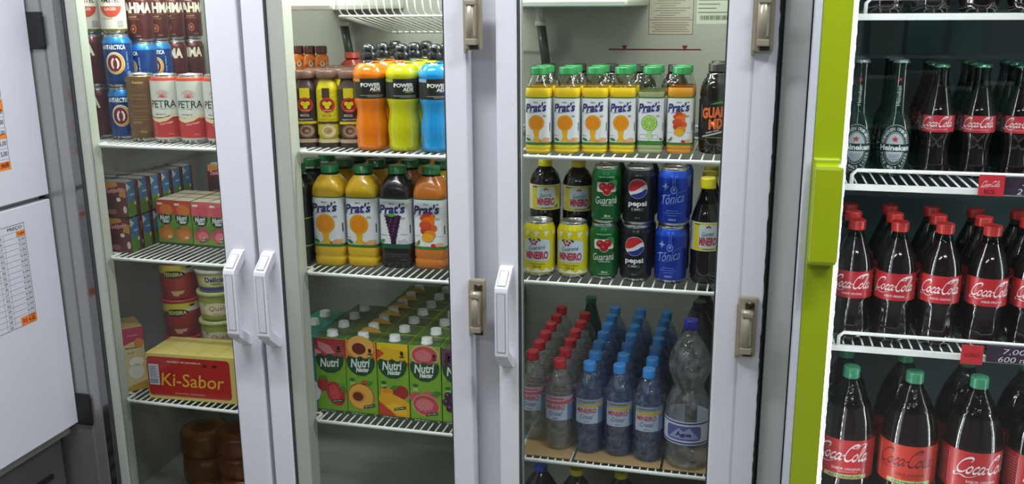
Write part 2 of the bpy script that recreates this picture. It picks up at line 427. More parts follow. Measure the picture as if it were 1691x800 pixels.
for (x, z, w) in ((-.81, .525, .012), (-.79, .523, .008)):
    A = Art(); A.rect(x, z, x+w, z+.004, '#202020', 0); obj('wall_slot', A.finish('wall_slot', front(2.43), curved=False), cooler)

def hinge(parent, x, z0, z1, side='R'):
    h = MB(); zz = z1-z0
    h.box(x-.018, x+.0165, 1.738, 1.7515, z0, z1, BEIGE, .004)
    h.box(x-.021, x-.014, 1.7445, 1.752, z0-.006, z1-.016, BEIGE, .002)
    h.tube([(x-.002, 1.734, z0+.012), (x-.002, 1.734, z0+zz*.80)], .0105, BEIGE, 14)
    h.box(x-.012, x+.0095, 1.722, 1.74, z0+.010, z0+.022, BEIGE, .002)
    h.box(x-.012, x+.0095, 1.722, 1.74, z0+.70*zz, z0+.78*zz, BEIGE, .002)
    h.box(x-.010, x+.008, 1.7255, 1.738, z0+.025, z0+.68*zz, BEIGE, .003)
    h.box(x-.006, x+.011, 1.7355, 1.7385, z0+.80*zz, z1-.010, mat('#3a342a', .5), .001)
    h.tube([(x+.003, 1.7345, z0+.885*zz), (x+.003, 1.737, z0+.885*zz)], .006, mat('#57503f', .3, .8), 12)
    h.box(x-.006, x+.011, 1.735, 1.7385, z0+.002, z0+.010, mat('#3a342a', .5))
    return h.build('hinge', parent, 'beige metal hinge')
def handle(parent, x, name='handle'):
    h = MB(); w = .0135
    # bow-shaped grip seen from the side: outer and inner outline in (y, z)
    out = [(1.752, 1.096), (1.742, 1.094), (1.702, 1.062), (1.700, 1.055), (1.700, .922), (1.703, .914), (1.742, .884), (1.752, .882)]
    inn = [(1.752, 1.074), (1.745, 1.070), (1.7145, 1.048), (1.714, 1.043), (1.714, .934), (1.716, .928), (1.745, .906), (1.752, .902)]
    vs = []
    for s_ in (-1, 1):
        for (y, z) in out: vs.append((x+s_*w, y, z))
        for (y, z) in inn: vs.append((x+s_*w*.9, y, z))
    n = len(out); fs = []
    for i in range(n-1):
        fs += [(i, i+1, n+i+1, n+i), (2*n+i+1, 2*n+i, 3*n+i, 3*n+i+1), (i+1, i, 2*n+i, 2*n+i+1), (n+i, n+i+1, 3*n+i+1, 3*n+i)]
    h.add(vs, fs, mat('#d9d9de', .35, 0, .2, 'paint', 9, .02))
    me = h.mesh(name); bm = bmesh.new(); bm.from_mesh(me)
    es = [e for e in bm.edges if not e.is_boundary]
    bmesh.ops.bevel(bm, geom=es, offset=.0016, segments=2, affect='EDGES', profile=.7); bm.to_mesh(me); bm.free()
    A = Art(); ln = '#6c6c70'
    A.frame(x-.0085, .93, x+.0085, 1.052, .0008, ln, 0); A.rect(x-.0077, .931, x+.0077, 1.051, '#cfcfd4', 0)
    m1 = A.finish('grip_inset', front(1.6995), curved=False)
    A = Art(); A.frame(x-.0085, .004, x+.0085, .032, .0008, ln, 0); A.rect(x-.0077, .005, x+.0077, .031, '#dedee2', 0)
    def slope(u, v, l): t = v/.04; return (u, 1.7015+.040*t-.0008, 1.0625+.0335*t+.0004)
    m2 = A.finish('grip_inset', slope, curved=False)
    return obj(name, join(name, [me, m1, m2]), parent)
def door(x0, gx0, gx1, x1, hx, bead_w=0, left_chrome=False):
    d = MB(); z0, z1 = CB+.02, CT-.02; Y0, Y1 = 1.75, 1.79; zr = .10
    if left_chrome:
        d.box(x0, gx0, Y0, Y1-.015, z0, z1, mat('#8c8c8a', .13, 1., 0, 'metal', 30, .05), .002)
    else:
        d.box(x0, gx0, Y0, Y1, z0, z1, WHITE, .005)
    d.box(gx1, x1, Y0, Y1, z0, z1, WHITE, .005)
    d.box(gx0-.004, gx1+.004, Y0+.001, Y1, z0, z0+zr, WHITE, .003); d.box(gx0-.004, gx1+.004, Y0+.001, Y1, z1-zr, z1, WHITE, .003)
    fr = d.build('door', cooler, 'white framed glass door')
    g = MB(); g.box(gx0-.002, gx1+.002, 1.764, 1.768, z0+zr-.005, z1-zr+.005, GLASS); g.build('glass_pane', fr)
    k = MB(); gm = mat('#3b3f40', .45)
    k.box(gx0-.0005, gx0+.0035, 1.752, 1.763, z0+zr, z1-zr, gm); k.box(gx1-.0025, gx1+.0005, 1.754, 1.763, z0+zr, z1-zr, gm)
    for a, c in ((x0+.006, gx0), (gx1, x1-.006)): k.box(min(a, c-.004), max(c, a+.004), 1.7905, 1.7965, z0+.01, z1-.01, mat('#8d9490', .5))
    if bead_w:
        q = MB(); q.box(gx0+.004, gx0+bead_w, 1.756, 1.7635, z0+zr, z1-zr, mat('#a9ada3', .45), .001); q.build('inner_bead', fr)
    k.build('gasket', fr)
    if hx: handle(fr, hx)
    return fr
door(-1.437, -1.416, -1.081, -1.011, -1.046, .024, left_chrome=True)
door(-1.001, -.951, -.577, -.533, -.975, .036)
door(-.475, -.433, -.050, -.003, -.456)
for hx in (-.515, .012):
    hinge(cooler, hx, .948, 1.066); hinge(cooler, hx, 1.515, 1.633)
    hinge(cooler, hx, .35, .468)
# worn sealant on the right edge of the cabinet
b = MB(); sv = []; zz = .3
while zz < 1.95:
    sv.append((CX1-.0015-random.uniform(0, .0022), zz)); zz += random.uniform(.006, .018)
n = len(sv); vs = [(x, 1.7512, z) for x, z in sv]+[(CX1+.0012, 1.7512, z) for x, z in sv]+[(CX1+.0012, 1.76, z) for x, z in sv]
b.add(vs, [(i, i+1, n+i+1, n+i) for i in range(n-1)]+[(n+i, n+i+1, 2*n+i+1, 2*n+i) for i in range(n-1)], DARK)
b.build('worn_seal', cooler)

# ------------------------------------------------------------------ wire shelves
def wire_shelf(x0, x1, z, label, pitch=.0172, y0=1.86, y1=2.41, xb=None):
    o = empty('wire_shelf', (0, 0, z), label, 'shelf', 'wire shelves of the white cooler')
    xb = x0 if xb is None else xb; ys = 1.897
    f = MB(); f.tube([(xb, y1, 0), (xb, ys+.005, 0), (xb+.004, ys, 0), (x0-.002, ys, 0), (x0, ys-.004, 0), (x0, y0+.01, 0), (x0+.008, y0, 0), (x1-.008, y0, 0), (x1, y0+.01, 0), (x1, y1, 0)] if xb < x0 else
                     [(x0, y1, 0), (x0, y0+.01, 0), (x0+.008, y0, 0), (x1-.008, y0, 0), (x1, y0+.01, 0), (x1, y1, 0)], .0042, WIRE, 10)
    f.tube([(xb, y1, 0), (x1, y1, 0)], .004, WIRE)
    for yy in (2.05, 2.22): f.tube([(xb, yy, -.0030), (x1, yy, -.0030)], .0028, WIRE)
    f.build('shelf_frame', o)
    g = MB(); n = int((x1-xb)/pitch)
    for i in range(1, n):
        x = xb+(x1-xb)*i/n; ya = y0 if x > x0 else ys
        g.tube([(x, ya-.001, .0005), (x, ya+.004, .0012), (x, y1+.004, .0012)], .0019, WIRE, 6)
    g.build('wire_grid', o); return o
ZA1, ZA2, ZA3 = 1.290, 1.022, .660
ZC1, ZC2, ZC3 = 1.297, 1.031, .622
wire_shelf(-1.455, -1.037, ZA1, 'white wire shelf under the beer cans, top left bay', xb=-1.562)
wire_shelf(-1.455, -1.037, ZA2, 'white wire shelf under the small drink cartons, left bay', xb=-1.562)
wire_shelf(-1.455, -1.050, ZA3, 'white wire shelf under the red and yellow cheese box, left bay', xb=-1.562)
wire_shelf(-.949, -.552, ZA1, 'white wire shelf under the orange, yellow and blue sports drinks', xb=-1.03)
wire_shelf(-.949, -.552, 1.018, 'white wire shelf under the large juice bottles, middle bay', xb=-1.03)
wire_shelf(-.949, -.552, ZA3, 'white wire shelf under the green one litre juice cartons', xb=-1.045)
wire_shelf(-.466, -.026, ZC1, 'white wire shelf under the row of small juice bottles, right bay', .022)
wire_shelf(-.466, -.026, ZC2, 'white wire shelf under the yellow, green, black and blue cans', .022)
wire_shelf(-.466, -.026, ZC3, 'white wire shelf under the water bottles and cardboard sheets', .0165)
# tilted wire rack hanging at the top of the middle bay
o = empty('wire_rack', (-.90, 2.0, 1.575), 'white wire rack with upturned front prongs hanging at the top of the middle bay', 'rack')
f = MB()
f.tube([(0, 0, 0), (.36, 0, 0), (.33, .36, -.045), (-.02, .36, -.045)], .0028, WIRE, 8, True)
f.build('rack_frame', o)
g = MB()
for i in range(20):
    x = .003+i*.0178; g.tube([(x-.003, -.012, .060), (x-.001, -.004, .012), (x+.002, .004, .003), (x*.94-.02, .36, -.043)], .0017, WIRE, 6)
g.build('wire_prongs', o)

# ================================================================== PRICE BOARDS AND STEEL CUPBOARD ON THE LEFT
BX = -1.505
cup = empty('steel_cupboard', (-1.8, 1.3, 0), 'grey steel cupboard with a dark lower front, left of the white cooler', 'cupboard')
b = MB(); b.box(-2.25+1.8, BX-.02+1.8, -.50, .443, .62, 2.05, STEEL, .004); b.build('cabinet_body', cup)
b = MB(); b.box(-2.2+1.8, BX-.05+1.8, -.48, .44, .04, .62, mat('#5a5b5a', .25, .2, .3, 'paint', 4, .3)); b.build('lower_front', cup)
b = MB()
for z in (.32, .36, .40, .44, .48, .52): b.box(BX-.052+1.8, BX-.046+1.8, -.42, .40, z, z+.012, mat('#1d1c1c', .4))
b.build('vent_grille', cup)
def board(z0, z1, y0, y1, tz1, label, ty1, header):
    o = empty('price_board', (BX-.012, (y0+y1)/2, z0), label, 'price board')
    m = MB(); m.box(-.006, .012, y0-(y0+y1)/2, y1-(y0+y1)/2, 0, z1-z0, mat('#d9dae4', .3, 0, .15, 'paint', 5, .015), .0015)
    m.build('panel', o)
    A = Art(); c = '#55565c'; tb = .93 if header else 1.27; tb -= z0; t1 = tz1-z0; Y1 = ty1-(y0+y1)/2; Y0 = Y1-.42
    A.frame(Y0, tb, Y1, t1, .0011, c, 0)
    n = 17 if header else 16; rh = (t1-tb-(.016 if header else 0))/n
    if header: A.text('PREÇO', Y1-.028, t1-.0085, .0085, '#3c3d44', 0, w=.042)
    for k in range(n+1):
        z = tb+k*rh
        if k: A.rect(Y0, z-.0003, Y1, z+.0003, c, 0)
        if k < n:
            A.text(random.choice(('5,00', '6,00', '7,50', '3,00', '4,00', '8,00', '2,50')), Y1-.013, z+rh*.5, rh*.52, '#6a6b72', 1, w=.019)
            A.text(random.choice(('UN', 'LT', 'KG')), Y1-.073, z+rh*.5, rh*.5, '#6a6b72', 1, w=.009)
            A.text(random.choice(('REFRIGERANTE 2L', 'CERVEJA LATA', 'SUCO 900ML', 'AGUA MINERAL', 'LEITE 1L')), Y1-.2, z+rh*.5, rh*.5, '#6a6b72', 1, w=.12)
    for dy in (.062, .085): A.rect(Y1-dy-.0003, tb, Y1-dy+.0003, t1-(.016 if header else 0), c, 0)
    og = '#f08a3c'
    if header:
        A.rect(Y1-.026, t1-.027, Y1-.001, t1-.015, og, 1); A.poly([(Y1-.02, t1-.02), (Y1-.015, t1-.024), (Y1-.006, t1-.017), (Y1-.015, t1-.0225)], '#c3341d', 2)
        A.rect(Y1-.045, tb+.001, Y1+.001, tb+.020, og, 1); A.text('R$ 4,00', Y1-.022, tb+.010, .011, '#b02a12', 2, w=.036)
    else:
        for z, h in ((.006-.006, .017), (.065, .010), (.121, .012), (.134, .011)): A.rect(Y1-.05, tb+z, Y1+.001, tb+z+h, og, 1)
        A.text('5,00', Y1-.016, tb+.008, .010, '#a02a12', 2, w=.024)
    obj('price_table', A.finish('price_table', right(.012), curved=False), o, 'printed price table with orange patches')
    return o
u = board(1.197, 1.95, 1.0, 1.748, 1.62, 'white price board with orange price patches, upper one on the left', 1.648, False)
l = board(.648, 1.186, 1.0, 1.748, 1.152, 'white price board headed with a price column, lower one on the left', 1.663, True)
for o, z, nm in ((u, 1.512, 0), (l, .642, 0)):
    m = MB(); m.box(.0, .050, .3735, .3778, z-o.location.z, z+.078-o.location.z, DARK, .0015); m.box(.040, .052, .370, .3778, z+.006-o.location.z, z+.070-o.location.z, DARK, .002)
    m.build('clip', o, 'black rubber clip')

# ================================================================== FILLER PANEL AND RED DRINK COOLER WITH LIME DOOR
b = MB(); b.box(.046, .0915, 1.765, 1.79, 0, 2.1, mat('#d2d1ce', .45, 0, 0, 'steel', 10, .06), .002)
tag(b.build('filler_panel'), 'narrow grey metal panel between the white cooler and the lime green door', 'panel')
KX0, KX1 = .0955, .78
cola = empty('cola_cooler', (0, 0, 0), 'tall drinks cooler with a lime green door frame, on the right', 'cooler')
KIN = mat('#5f767c', .5, 0, 0, 'wall', 4, .06)
b = MB()
b.box(KX0+.004, KX0+.04, 1.695, 2.35, .1, 2.0, KIN); b.box(KX1-.04, KX1-.004, 1.695, 2.35, .1, 2.0, KIN)
b.box(KX0+.04, KX1-.04, 2.31, 2.35, .1, 2.0, KIN); b.box(KX0+.004, KX1-.004, 1.695, 2.35, 2.0, 2.05, KIN); b.box(KX0+.004, KX1-.004, 1.695, 2.35, .0, .1, KIN)
b.build('cabinet', cola)
LIME = mat('#9cae0e', .32, 0, .3, 'paint', 8, .04)
b = MB(); Y0, Y1 = 1.65, 1.69
b.box(KX0-.006, KX0+.0065, Y0+.002, Y1, .08, 2.03, mat('#c8ccd4', .35), .002)
cd = b.build('door', cola, 'lime green framed glass door')
b = MB(); b.box(KX0+.0065, .149, Y0, Y1, .08, 2.03, LIME, .003); b.box(KX1-.05, KX1, Y0, Y1, .08, 2.03, LIME, .003)
b.box(.149, KX1-.05, Y0, Y1, 1.93, 2.03, LIME, .002); b.box(.149, KX1-.05, Y0, Y1, .08, .2, LIME, .002); b.build('door_frame', cd)
b = MB(); b.box(.148, KX1-.049, 1.664, 1.668, .195, 1.935, mat('#fafcfb', 0, 0, 0, 'pane', ior=1.5)); b.build('glass_pane', cd)
b = MB(); b.box(.1045, .150, 1.612, 1.65, 1.168, 1.338, LIME, .007); b.box(.1035, .146, 1.640, 1.651, 1.160, 1.346, LIME, .003); b.build('handle', cd, 'chunky lime green grip')
b = MB(); b.box(.1495, .1525, 1.652, 1.663, .2, 1.93, mat('#f2f4ff', .4, 0, 0, 'light', emit=3.)); b.build('edge_light', cd, 'bright white light line along the glass edge')
lm = mat('#f6f8ff', .4, 0, 0, 'light', emit=30.)
for x0, x1, xc in ((.1525, .158, .1585), (KX1-.058, KX1-.0525, KX1-.0585)):
    b = MB(); b.box(x0, x1, 1.672, 1.690, .2, 1.93, mat('#d8dade', .4), .0005)
    for k in range(62):
        z = .25+k*.027; b.box(min(xc, (x0+x1)/2), max(xc, (x0+x1)/2), 1.677, 1.686, z, z+.010, lm)
    b.build('led_strip', cola, 'row of small white lights inside the door edge')
for x, rz in ((.163, -1), (KX1-.06, 1)):
    area('led_lamp', (x, 1.688, 1.1), (math.radians(90), 0, math.radians(180-35*rz if rz > 0 else 180+35)), .02, 1.6, COLA_W, (.92, .95, 1.), cola)
def cola_shelf(z, label, rail=.030, tags=()):
    o = empty('wire_shelf', (0, 0, z), label, 'shelf', 'wire shelves of the cola cooler')
    f = MB(); x0, x1 = .158, KX1-.05
    f.box(x0, x1, 1.742, 1.750, -.006, .005, WIRE, .001)
    f.tube([(x0+.018, 1.746, 0), (x0+.018, 1.744, rail-.008), (x0+.026, 1.744, rail), (x1-.03, 1.744, rail), (x1-.02, 1.744, rail-.008), (x1-.02, 1.746, 0)], .0034, WIRE, 10)
    f.tube([(x0, 1.746, 0), (x0, 2.29, 0)], .004, WIRE); f.tube([(x1, 1.746, 0), (x1, 2.29, 0)], .004, WIRE)
    f.build('shelf_frame', o)
    g = MB()
    for k in range(32):
        x = x0+.012+k*.017
        if x < x1: g.tube([(x, 1.744, .002), (x, 2.29, .004)], .0017, WIRE, 6)
    g.build('wire_grid', o); return o
K1, K2, K3, K0 = 1.281, .979, .600, 1.574
cola_shelf(K0, 'white wire shelf at the very top of the lime door cooler', .030)
cola_shelf(K1, 'white wire shelf with rail under the glass beer and cola bottles')
cola_shelf(K2, 'white wire shelf with rail under the red capped cola bottles')
cola_shelf(K3, 'white wire shelf under the green capped two litre cola bottles')
def price_strip(x, z, lines, label, group=None, w=.30):
    o = empty('price_strip', (x, 1.737, z), label, 'price tag')
    m = MB(); m.box(.040, w, -.0015, .0015, 0, .031, mat('#3a2c3c', .3), .0004)
    m.build('strip', o)
    A = Art()
    for (t, u, v, h, ww) in lines: A.text(t, u, v, h, '#d8d4dc', 0, w=ww, shear=.25, bold=-.005)
    obj('price_print', A.finish('price_print', front(-.0018), curved=False), o)
    return o
price_strip(.378, K1-.003, [('5,00', .089, .021, .011, .036), ('290 ml', .088, .0065, .010, .048)], 'dark price strip reading 5,00 and 290 ml on the upper rail')
price_strip(.385, K2-.003, [('7,00', .084, .021, .011, .036), ('600 ml', .086, .007, .010, .052)], 'dark price strip reading 7,00 and 600 ml on the lower rail')
price_strip(.385, K0-.003, [('9,00', .089, .021, .011, .036)], 'dark red price strip on the topmost rail')
def red_tag(x, z, logo, label, w=.040, h=.036):
    o = empty('price_tag', (x, 1.7335, z), label, 'price tag')
    m = MB(); m.box(0, w, -.001, .001, 0, h, mat('#c4303a', .35), .0003); m.build('card', o)
    A = Art()
    if logo: A.cola(w*.48, h*.56, w*.7, '#f0d8d8', 0); A.text('KS', w*.45, h*.2, .008, '#7d1420', 0, w=.017)
    else: A.text('COLA', w*.5, h*.5, .008, '#a01c28', 0, w=.026)
    obj('print', A.finish('print', front(-.0012), curved=False), o)
red_tag(.380, K1-.005, True, 'red tag with white script on the upper rail of the lime door cooler')
red_tag(.383, K2-.009, False, 'plain red tag on the lower rail of the lime door cooler', .036, .036)

# ================================================================== PRODUCTS
def can_mesh(r, h, col, art=None, metal=.55, rough=.32, topcol=None):
    m = MB(); pm = mat(col, rough, metal, .3, 'drink', 30, bump=0.); tp = mat(topcol, rough, metal, .3, 'drink', 30, bump=0.) if topcol else pm
    neck = r*.82
    m.lathe([(r*.70, .0015, 2, ALU), (r*.78, 0, 2, ALU), (r*.86, .003, 2, ALU), (r*.97, .0085, 2, pm), (r, .012, 2, pm), (r, h-.020, 2, tp), (r*.985, h-.016, 2, tp),
             (neck*1.02, h-.0052, 2, ALU), (neck, h-.004, 2, ALU), (neck*1.03, h-.0012, 2, ALU), (neck*1.01, h, 2, ALU), (neck*.96, h-.0006, 2, ALU), (neck*.94, h-.004, 2, ALU), (neck*.9, h-.0045, 2, ALU)], 40)
    body = m.mesh('can_body')
    if art: body = join('can_body', [body, art.finish('a', cyl(r))])
    t = MB(); t.lathe([(neck*.3, h-.0047, 2, ALU), (neck*.3, h-.0036, 2, ALU)], 14, cx=0, cy=-neck*.1)
    t.box(-neck*.22, neck*.22, -neck*.75, -neck*.1, h-.0041, h-.0032, ALU, .0003)
    return body, t.mesh('pull_tab')
def can(name, cat, r, h, col, art=None, **k):
    b, t = can_mesh(r, h, col, art, **k); return product(name, cat, ('can_body', b), ('pull_tab', t))

# --- beer cans, left bay
H = .1215
A = Art(); A.text('BRAHMA', 0, .087, .027, '#e6dcc8', 1, w=.098, bold=.05)
A.rect(-.030, .070, .030, .0705, '#b98a5a', 0); A.text('CHOPP', 0, .064, .0045, '#c9a070', 0, w=.022); A.text('CERVEJA PILSEN', 0, .058, .003, '#a8805a', 0, w=.034)
A.ell(0, .034, .008, .0105, '#a8662f', 0); A.ell(0, .034, .0062, .0087, '#6f2420', 1); A.star(0, .034, .004, '#c48a4a', 2); A.text('350 ML', .012, .016, .003, '#b08868', 0, w=.012)
brahma = can('beer_can', 'can', .033, H, '#5e2c2c', A, metal=.4)
A = Art(); A.text('ANTARCTICA', -.002, .0935, .0110, '#e8eef4', 1, w=.056, bold=.04)
A.ell(0, .057, .0215, .0255, '#e9e4cf', 0); A.ell(.001, .056, .0195, .0235, '#d8a526', 1); A.ell(-.001, .057, .0165, .021, '#f0ead8', 2); A.ell(-.0012, .057, .0155, .0198, '#7d1f22', 3)
for s_ in (-1, 1):
    A.poly([(s_*.0035+s_*x, .057+y) for x, y in ((-.001, .012), (.002, .0105), (.0055, .003), (.005, -.006), (.0015, -.0125), (-.001, -.0115), (.0012, -.004), (.0005, .004), (-.002, .0085))][::s_], '#f1efe8', 4)
A.text('SUB ZERO', .028, .063, .003, '#a9c4e6', 1, rot=PI/2, w=.04); A.text('350 ml', .022, .018, .0045, '#7fa0d0', 1, w=.012); A.ell(.030, .03, .006, .009, '#5f8fd0', 0)
antarc = can('beer_can', 'can', .033, H, '#1c4a94', A, metal=.5, topcol='#2f86d8')
A = Art(); A.rect(-.034, .020, .034, .150, '#6e4e34', 0, 3); A.text('Premium', -.002, .137, .006, '#d9c079', 1, w=.024, shear=.3)
for z in (.108, .098, .082, .072, .058, .052): A.rect(-.018, z, .016, z+.0009, '#a98458', 1)
A.text('CERVEJA', -.010, .045, .005, '#b8975e', 1, w=.02); A.text('473 ml', .002, .024, .005, '#c9ac6c', 1, w=.014)
gold = can('beer_can', 'can', .033, .156, '#75582e', A, metal=.6, topcol='#c8a232')
A = Art(); A.rect(-.09, .058, .09, .142, '#c8c8bc', 0, 2); A.rect(-.09, .0135, .09, .060, '#b3322f', 0); A.rect(-.09, .143, .09, .148, '#d8543a', 1)
A.poly([(-.05, .060), (-.03, .052), (-.012, .048), (.006, .052), (.022, .062), (.03, .068), (.03, .073), (.018, .066), (.0, .060), (-.02, .059), (-.05, .066)], '#dcc79a', 1)
A.poly([(-.05, .066), (-.03, .059), (-.01, .057), (.01, .061), (.022, .068), (.03, .074), (.03, .08), (-.05, .08)], '#cdccbf', 1)
A.text('PURO MALTE', -.008, .0665, .0035, '#8a6a20', 2, w=.026); A.text('PETRA', 0, .0900, .0165, '#23332c', 2, w=.060, bold=.01); A.rect(-.024, .0785, -.008, .0792, '#8a8f84', 2); A.text('ORIGEM', 0, .079, .0025, '#6f746a', 2, w=.011); A.rect(.009, .0785, .025, .0792, '#8a8f84', 2)
A.poly([(-.011, .105), (-.005, .115), (-.001, .112), (.004, .119), (.012, .105)], '#c98a84', 2); A.poly([(-.005, .105), (0, .112), (.003, .108), (.006, .105)], '#a84a44', 3); A.ell(0, .109, .015, .014, '#b8a89a', 1, 20, 10, 170)
A.text('Cerveja', .004, .046, .006, '#e6b8a8', 1, w=.03, rot=.2, shear=.3); A.text('473 ml', .012, .022, .003, '#d99a90', 1, w=.012)
petra = can('beer_can', 'can', .033, .156, '#c9c9bd', A, metal=.2, topcol='#c8603c')
A = Art(); A.rect(-.09, .013, .09, .085, '#dedad0', 0, 2); A.ell(0, .070, .026, .031, '#b99a3a', 1); A.ell(0, .070, .0245, .0295, '#f0ece2', 2)
A.poly([(-.0235, .064)]+[(.0235*math.cos(a), .064+.0235*math.sin(a)) for a in [math.radians(180+k*12) for k in range(1, 15)]]+[(.0235, .064)], '#cf4a36', 3)
A.text('AMSTEL', 0, .077, .010, '#3d3a2c', 4, w=.042, bold=.02); A.text('LAGER', 0, .058, .007, '#f0d8c8', 4, w=.024); A.frame(.012, .017, .025, .031, .001, '#6a6a5c', 1); 
for k in range(12): A.rect(.014+(k % 4)*.0026, .019+(k//4)*.0037, .0155+(k % 4)*.0026, .0212+(k//4)*.0037, '#5a5a4e', 1)
A.text('LAGER PREMIUM', -.01, .036, .0025, '#8a8a7a', 1, w=.024)
amstel = can('beer_can', 'can', .0285, H, '#8e8a34', A, metal=.3)

def box_art(w, h, bg): A = Art(); A.rect(-w/2, 0, w/2, h, bg, 0); return A
def carton(name, w, d, h, side, frontart, sideart=None, cap=None, topcol=None, parts=(), cat='carton', gable=0):
    m = MB(); sm = mat(side, .35, 0, .2, 'card', 30, .03); m.box(-w/2, w/2, -d/2, d/2, 0, h, sm, .0012)
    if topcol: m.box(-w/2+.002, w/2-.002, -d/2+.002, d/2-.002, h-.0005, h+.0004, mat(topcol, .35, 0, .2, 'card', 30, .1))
    ms = [m.mesh('b')]
    if gable:
        g = MB(); g.box(-w/2+.001, w/2-.001, -.0008, .0008, h, h+.004, mat('#b8b8b4', .4)); ms.append(g.mesh('g'))
    ms.append(frontart.finish('f', front(-d/2), curved=False))
    if sideart: ms.append(sideart.finish('s', right(w/2), curved=False))
    ps = [('carton_body', join('carton_body', ms))]
    if cap:
        c = MB(); cc = mat('#dcdcda', .35, 0, .2, 'paint', 40, .02); r = cap
        c.lathe([(r*1.12, h, 2, cc), (r*1.12, h+.003, 2, cc), (r, h+.0035, 2, cc), (r, h+.013, 2, cc), (r*.9, h+.0142, 2, cc)], 28, cy=-d*.18, rib=.02, ribn=14, ribz=(h+.0034, h+.012))
        ps.append(('screw_cap', c.mesh('screw_cap')))
    return product(name, cat, *ps)
def green_cap_logo(A, cx, cy, s, sy, nectar):
    dg = '#1f4a2c'; k = sy/s
    A.poly([(cx+s*x, cy+sy*y) for x, y in ((-1, .55), (-.85, .9), (-.3, .72), (0, .95), (.3, .72), (.9, .95), (1, .55), (.95, 0), (.7, -.6), (.25, -.95), (-.25, -.95), (-.7, -.6), (-.95, 0))], dg, 3)
    A.text('Nutri', cx-.02*s, cy+(.28 if nectar else .05)*sy, .86*sy, '#e8efe6', 4, w=1.30*s, bold=.03, shear=.18, rot=.08)
    A.poly([(cx+s*.72, cy+sy*.75), (cx+s*.55, cy+sy*.62), (cx+s*.75, cy+sy*.98), (cx+s*.95, cy+sy*.82)], '#5f9a3c', 4)
    if nectar: A.text('Néctar', cx+.12*s, cy-.36*sy, .46*sy, '#e8efe6', 4, w=.90*s, bold=.06, shear=.18, rot=.08)
def leaf(A, cx, cy, r, rot, col='#3f8a34', l=4):
    p = []
    for k in range(9):
        t = k/8; p.append((t*2-1, .42*math.sin(t*PI)))
    for k in range(7, 0, -1):
        t = k/8; p.append((t*2-1, -.42*math.sin(t*PI)))
    c, s = math.cos(rot), math.sin(rot); A.poly([(cx+r*(x*c-y*s), cy+r*(x*s+y*c)) for x, y in p], col, l)
def dots(A, cx, cy, rx, ry, n, r, col, l, seed=1):
    rd = random.Random(seed)
    for k in range(n):
        a = k*2.4; q = math.sqrt((k+.5)/n); A.ell(cx+rx*q*math.cos(a), cy+ry*q*math.sin(a), r, r*1.2, col, l, 5)
def slash(A, cx, cy, t, w=.030):
    A.poly([(cx-w/2, cy-.006), (cx-w/2+.002, cy+.001), (cx+w/2, cy+.0075), (cx+w/2-.001, cy+.0005)], '#1c2a1c', 6); A.text(t, cx, cy+.0008, .0040, '#e8e8e0', 7, w=w*.75, rot=.22, bold=.02)
NW, NH = .0755, .185
